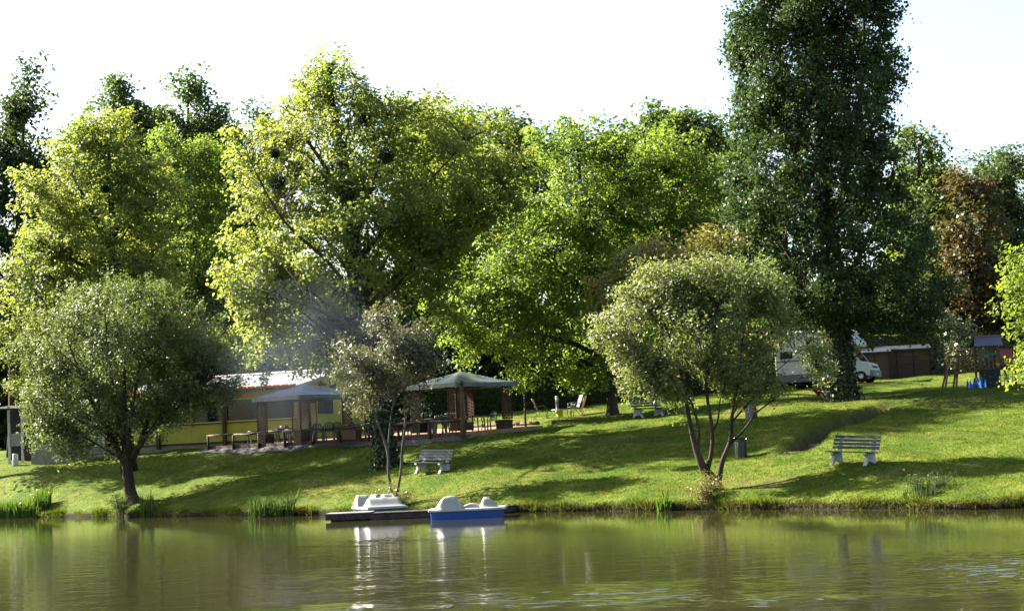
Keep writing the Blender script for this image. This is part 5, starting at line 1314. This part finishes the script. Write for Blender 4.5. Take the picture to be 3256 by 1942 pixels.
def build_rider(px, py, Y, rz, lab):
    p = on_ground(px, py, Y); root = thing('spring_rider', lab, 'spring rider', p, R(rz), 'spring riders at the climbing frame')
    s = MB(); s.tube([(.09 * math.cos(a), .09 * math.sin(a), .02 + a * .0115) for a in [i * .5 for i in range(52)]], .016, 5); s.build('spring', M_PORANGE, root, True)
    MB().box((0, 0, .345), (.55, .26, .04)).build('seat', M_PORANGE, root)
    pr = [(-.34, .38), (-.30, .72), (-.24, .86), (-.16, .62), (0, .50), (.12, .58), (.20, .92), (.30, .98), (.36, .80), (.30, .60), (.32, .34), (.1, .22), (-.2, .22)]
    for y in (-.17, .13): MB().prism([(a, b) for a, b in pr], y, y + .035, 'y').build('side_panel', M_PBLUE, root)
    MB().tube([(.2, -.28, .74), (.2, .28, .74)], .016, 6).build('handle_bar', M_DARK, root)
    MB().b6(-.4, .4, -.3, .3, -.02, .02).build('ground_plate', M_CREAM, root)
    root.scale = (.8, .8, .8)
build_rider(3094, 1246, 82.5, 15, 'left blue and orange spring rider under the climbing frame')
build_rider(3122, 1246, 82.2, 100, 'right blue and orange spring rider before the black climbing wall')

# ================================================================== WATERSIDE PLANTS
def blade_clump(name, lab, px, py, Y, wpx, n, h, cat, seed, flowers=0, mat=None, depth=.5):
    rg = np.random.default_rng(seed); p = at(px, py, Y); root = thing(name, lab, cat, (p.x, p.y, 0))
    w = wpx * Y / PXF
    x = rg.uniform(-w / 2, w / 2, n); y = rg.uniform(-depth, depth, n) - x * .45
    z0 = np.maximum(ground(x + p.x, y + p.y), -.05); base = np.stack([x, y, z0], -1)
    hh = h * rg.uniform(.5, 1.1, n); le = rg.normal(0, .16, (n, 2)); a = rg.uniform(0, 6.28, n); d = np.stack([np.cos(a), np.sin(a), 0 * a], -1) * rg.uniform(.012, .022, n)[:, None]
    mid = base + np.stack([le[:, 0] * hh * .35, le[:, 1] * hh * .35, hh * .6], -1); tip = base + np.stack([le[:, 0] * hh, le[:, 1] * hh, hh], -1)
    v = np.stack([base - d, base + d, mid + d * .8, tip, mid - d * .8], 1).reshape(-1, 3)
    o = piece('blades', np_mesh('blades', v, 5, mat or LM['reed']), root); tag(o, kind='stuff')
    if flowers:
        fm = MB()
        for k in range(5):
            a = k * 1.257; fm.add([(0, 0, 0), (.08 * math.cos(a - .4), .08 * math.sin(a - .4), .05), (.13 * math.cos(a), .13 * math.sin(a), -.01), (.08 * math.cos(a + .4), .08 * math.sin(a + .4), .05)], [(0, 1, 2, 3)])
        fm.add([(-.015, 0, 0), (.015, 0, 0), (0, 0, .09)], [(0, 1, 2)])
        me = fm.mesh('flower', M_IRIS)
        for i in range(flowers):
            q = tip[rg.integers(0, n)]; piece('flower', me, root, (q[0], q[1], q[2] * .95), (0, 0, i))
    return root
blade_clump('iris_clump', 'tall iris leaves with yellow flowers at the left water edge', 70, 1640, 84.2, 200, 1500, .95, 'iris', 81, 9)
blade_clump('reed_clump', 'upright reeds left of the dock, coloured dark for shade', 865, 1640, 69.5, 150, 560, .85, 'reeds', 82, 0, LM['dark'])  # shade on these reeds is put into the dark leaf colour
blade_clump('reed_clump', 'small tuft of reeds left of the right willow stems', 2112, 1612, 57.6, 45, 160, .55, 'reeds', 83, 0, None, .2)
blade_clump('reed_clump', 'few long reed blades right of the left willow trunk', 465, 1640, 76.8, 50, 90, .95, 'reeds', 84, 0, None, .2)
blade_clump('reed_clump', 'tuft of rushes at the right bank, willow shadow put into their dark colour', 2930, 1612, 50.4, 90, 160, .4, 'reeds', 85, 0, LM['dark'], .3)  # dark leaf material paints the willow shadow onto the rushes
def bush(lab, px, py, Y, wpx, hpx, n, mat, seed, leaf=.08):
    rg = np.random.default_rng(seed); p = at(px, py, Y); g = max(gz(p.x, p.y), 0.02); root = thing('waterside_bush', lab, 'bush', (p.x, p.y, g), 0)
    k = Y / PXF; rx, rz_ = wpx * k / 2, hpx * k
    m = MB(); cs = []
    for i in range(22):
        a = rg.uniform(0, 6.28); f = rg.random() ** .6; t = Vector((rx * f * math.cos(a), rx * .8 * f * math.sin(a), rz_ * rg.uniform(.5, 1) * (1 - .35 * f)))
        m.tube([(t.x * .15, t.y * .15, -.1), (t.x * .5, t.y * .5, t.z * .6), tuple(t)], [.014, .01, .004], 4); cs.append(tuple(t)); cs.append((t.x * .75, t.y * .75, t.z * .75)); cs.append((t.x * .5, t.y * .5, t.z * .45))
    m.build('twigs', BARK, root)
    cs = np.array(cs); c = cs[rg.integers(0, len(cs), n)] + rg.normal(0, .10, (n, 3)); c[:, 2] = np.maximum(c[:, 2], .0)
    piece('leaves', leaves_mesh('leaves', c, rg.normal(0, .7, (n, 3)) + np.array([0, 0, .4]), rg.normal(size=(n, 3)), leaf * rg.uniform(.6, 1.3, n), leaf * .5 * rg.uniform(.6, 1.3, n), mat), root)
bush('leafy bush round the foot of the left willow trunk', 385, 1632, 77.6, 90, 85, 1500, LM['willow'], 91)
bush('pinkish twiggy bush round the thin stems behind the left pedal boat', 1248, 1590, 66.2, 130, 100, 2600, leaf_mat('leaf_pinkish', (0.15, 0.115, 0.07), (0.13, 0.15, 0.045), 0.3, 0.4, 0.5), 92, .07)
bush('green and reddish bush at the foot of the right willow', 2240, 1603, 57.2, 150, 90, 2600, leaf_mat('leaf_bush', (0.11, 0.14, 0.03), (0.17, 0.13, 0.05), 0.35, 0.4, 0.5), 93, .07)
bush('dark low bush on the right bank, willow shadow put into its leaf colour', 2960, 1600, 50.9, 190, 45, 1300, LM['dark'], 94, .07)  # darker leaves carry the willow shadow as colour

# ================================================================== SMOKE drifting from the terrace
def build_smoke():
    m = bpy.data.materials.new('smoke'); m.use_nodes = True
    N, L = m.node_tree.nodes, m.node_tree.links
    N.remove(N['Principled BSDF'])
    pv = N.new('ShaderNodeVolumePrincipled'); pv.inputs['Color'].default_value = (0.62, 0.76, 0.97, 1); pv.inputs['Anisotropy'].default_value = 0.3
    tc = N.new('ShaderNodeTexCoord')
    no = N.new('ShaderNodeTexNoise'); no.inputs['Scale'].default_value = 0.45; no.inputs['Detail'].default_value = 2; L.new(tc.outputs['Object'], no.inputs['Vector'])
    ln = N.new('ShaderNodeVectorMath'); ln.operation = 'LENGTH'
    mp = N.new('ShaderNodeMapping'); mp.inputs['Scale'].default_value = (1 / 4.8, 1 / 2.2, 1 / 4.2); L.new(tc.outputs['Object'], mp.inputs[0]); L.new(mp.outputs[0], ln.inputs[0])
    fa = N.new('ShaderNodeMapRange'); fa.inputs[1].default_value = 1.0; fa.inputs[2].default_value = 0.0; L.new(ln.outputs['Value'], fa.inputs[0])
    mr = N.new('ShaderNodeMapRange'); mr.inputs[1].default_value = 0.38; mr.inputs[2].default_value = 0.7; mr.inputs[4].default_value = 0.036; L.new(no.outputs[0], mr.inputs[0])
    mu = N.new('ShaderNodeMath'); mu.operation = 'MULTIPLY'; L.new(fa.outputs[0], mu.inputs[0]); L.new(mr.outputs[0], mu.inputs[1])
    L.new(mu.outputs[0], pv.inputs['Density']); L.new(pv.outputs[0], N['Material Output'].inputs['Volume'])
    prof_ = [(math.sin(math.pi * i / 14), -math.cos(math.pi * i / 14)) for i in range(15)]
    mb = MB().lathe(prof_, 24); mb.v = [(x * 4.8, y * 2.2, z * 4.2) for x, y, z in mb.v]
    o = mb.build('smoke', m); c = at(960, 1090, 70.5); o.location = c
    tag(o, 'faint bluish smoke drifting before the clubhouse', None, None, 'stuff')
build_smoke()
